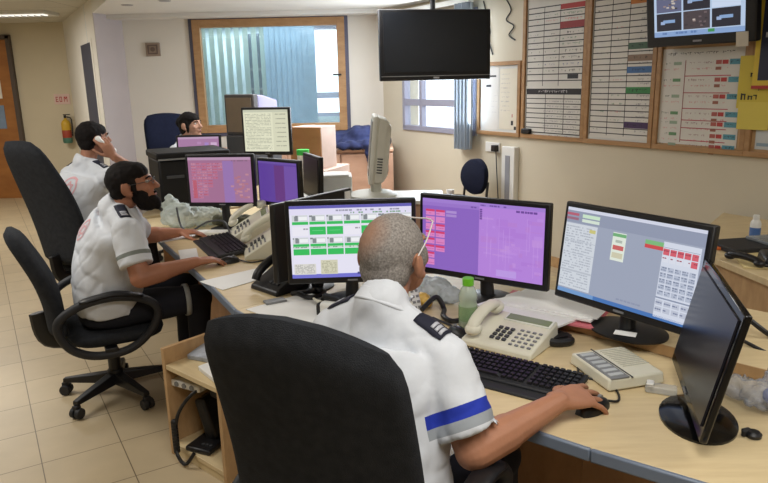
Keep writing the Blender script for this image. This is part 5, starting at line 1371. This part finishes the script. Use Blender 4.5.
def grey_hair(spot, rad_):
    """close-cropped grey hair, thinning to bare scalp round one spot of the crown"""
    m, nt, bs = nodes_of('cropped_grey_hair'); L = nt.links
    tc = nt.nodes.new('ShaderNodeTexCoord')
    n = nt.nodes.new('ShaderNodeTexNoise'); n.inputs['Scale'].default_value = 190; n.inputs['Detail'].default_value = 3; L.new(tc.outputs['Object'], n.inputs['Vector'])
    r = nt.nodes.new('ShaderNodeValToRGB'); r.color_ramp.elements[0].position = .30; r.color_ramp.elements[1].position = .72
    r.color_ramp.elements[0].color = (*rgb(116, 110, 105), 1); r.color_ramp.elements[1].color = (*rgb(168, 162, 156), 1); L.new(n.outputs['Fac'], r.inputs['Fac'])
    ds = nt.nodes.new('ShaderNodeVectorMath'); ds.operation = 'DISTANCE'; L.new(tc.outputs['Object'], ds.inputs[0]); ds.inputs[1].default_value = spot
    mr = nt.nodes.new('ShaderNodeMapRange'); mr.inputs['From Min'].default_value = rad_ * .45; mr.inputs['From Max'].default_value = rad_ * 1.25; L.new(ds.outputs['Value'], mr.inputs['Value'])
    mr.inputs['To Min'].default_value = .12
    mx = nt.nodes.new('ShaderNodeMixRGB'); L.new(mr.outputs['Result'], mx.inputs[0]); mx.inputs[1].default_value = (*rgb(160, 124, 102), 1); L.new(r.outputs['Color'], mx.inputs[2])
    L.new(mx.outputs[0], bs.inputs['Base Color']); bs.inputs['Roughness'].default_value = .85; bs.inputs['Specular IOR Level'].default_value = .15
    return m
_hf = head_frame(J); GH = grey_hair(_hf @ Vector((-.030, -.075, .085)) - loc, .060)
t, JL, H, bvh, shirt, body = person('grey-haired man in a white uniform shirt with blue sleeve band, seen from behind', J, skin1, SM, mat('navy_trousers', (26, 30, 48), .9, 0, .1), GH, .0037, .80, 1.05,
    hands={'R': dict(flex=[9, 8, 8, 10], spread=1.9, k=1.14), 'L': dict(curl=14)}, fold=.009, hk=1.03, shirt_vox=.007)
hair_mesh('hair', H, [((0, -.014, .030), (.0785, .0985, .0900)), ((0, -.052, -.012), (.0695, .058, .068)), ((.066, .022, .004), (.012, .028, .030)), ((-.066, .022, .004), (.012, .028, .030))], GH, t, .0045, .0008, 90)
b = MB(); b.M = H
for s_ in (-1, 1): b.tube([(s_ * .087, -.03, .022), (s_ * .087, .02, .050), (s_ * .074, .078, .080)], .002, 8)
b.tube([(-.074, .078, .080), (-.045, .098, .078), (0, .104, .074), (.045, .098, .078), (.074, .078, .080)], .0022, 8)
b.build('raised_glasses', mat('white_frame', (220, 214, 210), .35), t, 0, 70)
epaulettes(JL, bvh, shirt, i0=.62)
# cream handset wedged at the shoulder is on the desk; the mouse hand rests on the mouse

# the bearded man
J = seated(V3(-1.455, 3.34, .525), rad(60), .10, .44, .505, .13, -.02)
J.update(chest=V3(-1.41, 3.335, .82), neck=V3(-1.34, 3.30, 1.030), head=V3(-1.243, 3.312, 1.140), yaw=rad(80), pitch=rad(-8),
         shR=V3(-1.225, 3.125, .955), shL=V3(-1.405, 3.49, .965), elR=V3(-1.155, 3.045, .738), elL=V3(-1.40, 3.80, .775), wrR=V3(-.935, 3.215, .766), wrL=V3(-1.215, 3.90, .768),
         dR=V3(.83, .55, -.05), uR=V3(0, 0, 1), dL=V3(.94, .2, -.06), uL=V3(0, 0, 1), build=1.08, slv=1.12, hem=-.03, arm=1.1)
loc = V3(J['hip'].x, J['hip'].y, 0)
SM2 = shirt_mat('uniform_shirt_grey_band', [(J['shR'] - loc, J['elR'] - loc, [(.120, .140, (128, 134, 130))])])
BLK = mat('black_hair', (24, 20, 19), .8, 0, .25, 60, .2, 250, .2)
skin2 = SKIN('skin_warm', (172, 118, 92))
t, JL, H, bvh, shirt, body = person('bearded man in glasses and white uniform shirt with a grey sleeve band', J, skin2, SM2, mat('dark_trousers', (24, 26, 36), .9, 0, .1), BLK, .006, .74, 1.16,
    hands={'R': dict(flex=[16, 14, 14, 16], spread=1.1), 'L': dict(curl=16)}, fold=.009, hk=1.04)
hair_mesh('hair', H, [((0, -.026, .034), (.082, .096, .090)), ((0, -.056, -.004), (.072, .056, .066)), ((0, .006, .058), (.074, .080, .056)), ((.073, .018, -.004), (.007, .012, .034)), ((-.073, .018, -.004), (.007, .012, .034))], BLK, t, .006, .003, 50)
hair_mesh('beard', H, [((0, .048, -.088), (.054, .056, .044)), ((.050, .030, -.052), (.018, .040, .042)), ((-.050, .030, -.052), (.018, .040, .042)), ((0, .088, -.100), (.030, .022, .034)), ((0, .095, -.046), (.026, .009, .006))], BLK, t, .0055, .003, 60)
b = MB(); b.M = H
for s_ in (-1, 1):
    b.tube([(s_ * .031 + .019 * math.cos(u), .101, .010 + .013 * math.sin(u)) for u in [rad(k * 36) for k in range(10)]], .0014, 6, closed=True)
    b.tube([(s_ * .050, .100, .014), (s_ * .074, .06, .014), (s_ * .081, -.01, .012)], .0016, 6)
b.tube([(-.012, .101, .012), (0, .104, .016), (.012, .101, .012)], .0014, 6)
b.build('glasses', M_dgrey, t, 0, 70)
epaulettes(JL, bvh, shirt)
strip_on(bvh, shirt, 'belt_patch', (JL['hip'] + V3(-.02, -.02, .0), JL['hip'] + V3(.03, -.05, .0)), V3(.1, 1, 0).normalized(), .0, UP, M_grey) if False else None
badge_on(bvh, shirt, V3(-1.47, 3.27, .93) - V3(-1.455, 3.34, 0), V3(.9, .4, -.1).normalized(), .05)
# reflective stripe round the trouser leg
kn, hp_ = JL['knR'], JL['hipR']; ax = (kn - hp_).normalized(); c = hp_.lerp(kn, .86)
x = ax.orthogonal().normalized(); y = ax.cross(x)
b = MB(); b.rings([[c + ax * q + (x * math.cos(u) + y * math.sin(u)) * .086 for u in [2 * math.pi * k / 28 for k in range(28)]] for q in (-.013, .013)], None, False)
o = b.build('reflective_stripe', mat('reflective_grey', (168, 172, 170), .5), t, 0, 60); o.modifiers.new('thick', 'SOLIDIFY').thickness = .004

# the man on the telephone
J = seated(V3(-2.06, 4.45, .57), rad(30), .10, .44, .53, .13, .05)
J.update(chest=V3(-2.08, 4.52, .88), neck=V3(-2.02, 4.585, 1.125), head=V3(-1.965, 4.625, 1.275), yaw=rad(42), pitch=rad(-2),
         shR=V3(-1.855, 4.50, 1.025), shL=V3(-2.17, 4.67, 1.025), elR=V3(-1.70, 4.72, 1.0), elL=V3(-2.15, 4.93, .80), wrR=V3(-1.965, 4.625, 1.275) + rgt(rad(42)) * .150 + fwd(rad(42)) * .055 - UP * .115, wrL=V3(-1.90, 5.05, .78),
         dR=UP * .82 - fwd(rad(42)) * .42 - rgt(rad(42)) * .18, uR=rgt(rad(42)), dL=V3(.8, .3, 0), uL=V3(0, 0, 1), build=1.0)
loc = V3(J['hip'].x, J['hip'].y, 0)
SM3 = shirt_mat('uniform_shirt_plain', [])
t, JL, H, bvh, shirt, body = person('dark-haired man in a white uniform shirt holding a white handset to his ear', J, SKIN('skin_olive', (166, 118, 94)), SM3, mat('dark_trousers', (24, 26, 36), .9, 0, .1), BLK, .006, .62, 1.0,
    hands={'R': dict(curl=16, spread=.4), 'L': dict(curl=20)})
hair_mesh('hair', H, [((0, -.024, .034), (.082, .098, .092)), ((0, -.054, -.010), (.072, .056, .072)), ((0, .008, .056), (.074, .080, .054)), ((.074, .014, -.002), (.007, .012, .034)), ((-.074, .014, -.002), (.007, .012, .034))], BLK, t, .006, .003, 50)
epaulettes(JL, bvh, shirt)
badge_on(bvh, shirt, V3(-2.085, 4.40, .975) - V3(-2.06, 4.45, 0), V3(.5, .86, .1).normalized(), .058)
ph = thing('telephone_handset', 'white telephone handset held to the ear of the dark-haired man', 'handset', J['head'] + rgt(rad(42)) * .103 + fwd(rad(42)) * .02 + V3(0, 0, -.035))
ph.rotation_euler = (rad(42), 0, -rad(42)); ph.scale = (.86, .86, .82)
b = MB(); b.tube([(-.012, .02, -.10), (.008, .0, -.06), (.016, -.004, 0), (.008, -.004, .05), (-.012, 0, .075)], .020, 10); b.ell((-.014, .016, -.092), (.02, .028, .028)); b.ell((-.012, 0, .064), (.02, .028, .028)); b.build('grip', M_white, ph, 0, 70)

# the woman by the internal window
J = seated(V3(-1.93, 6.25, .56), rad(95), .10, .42, .52, .12, .05)
J.update(chest=V3(-1.90, 6.25, .84), neck=V3(-1.80, 6.24, 1.13), head=V3(-1.742, 6.225, 1.262), yaw=rad(112), pitch=rad(-4),
         shR=V3(-1.84, 6.07, 1.04), shL=V3(-1.84, 6.42, 1.04), elR=V3(-1.82, 6.06, .80), elL=V3(-1.80, 6.48, .80), wrR=V3(-1.66, 6.24, .77), wrL=V3(-1.64, 6.36, .77),
         dR=V3(.9, .1, 0), uR=UP, dL=V3(.9, -.1, 0), uL=UP, build=.9)
t, JL, H, bvh, shirt, body = person('dark-haired woman whose head shows above the distant pink screen', J, SKIN('skin_light', (190, 146, 124)), SM3, mat('dark_trousers', (24, 26, 36), .9, 0, .1), BLK, .007, .7, 1.0)
hair_mesh('hair', H, [((0, -.024, .034), (.083, .100, .092)), ((0, -.060, -.020), (.076, .056, .080)), ((0, .004, .056), (.076, .086, .056)), ((0, -.115, .03), (.04, .045, .05)), ((.074, .012, -.02), (.009, .018, .05)), ((-.074, .012, -.02), (.009, .018, .05))], BLK, t, .007, .004, 40)
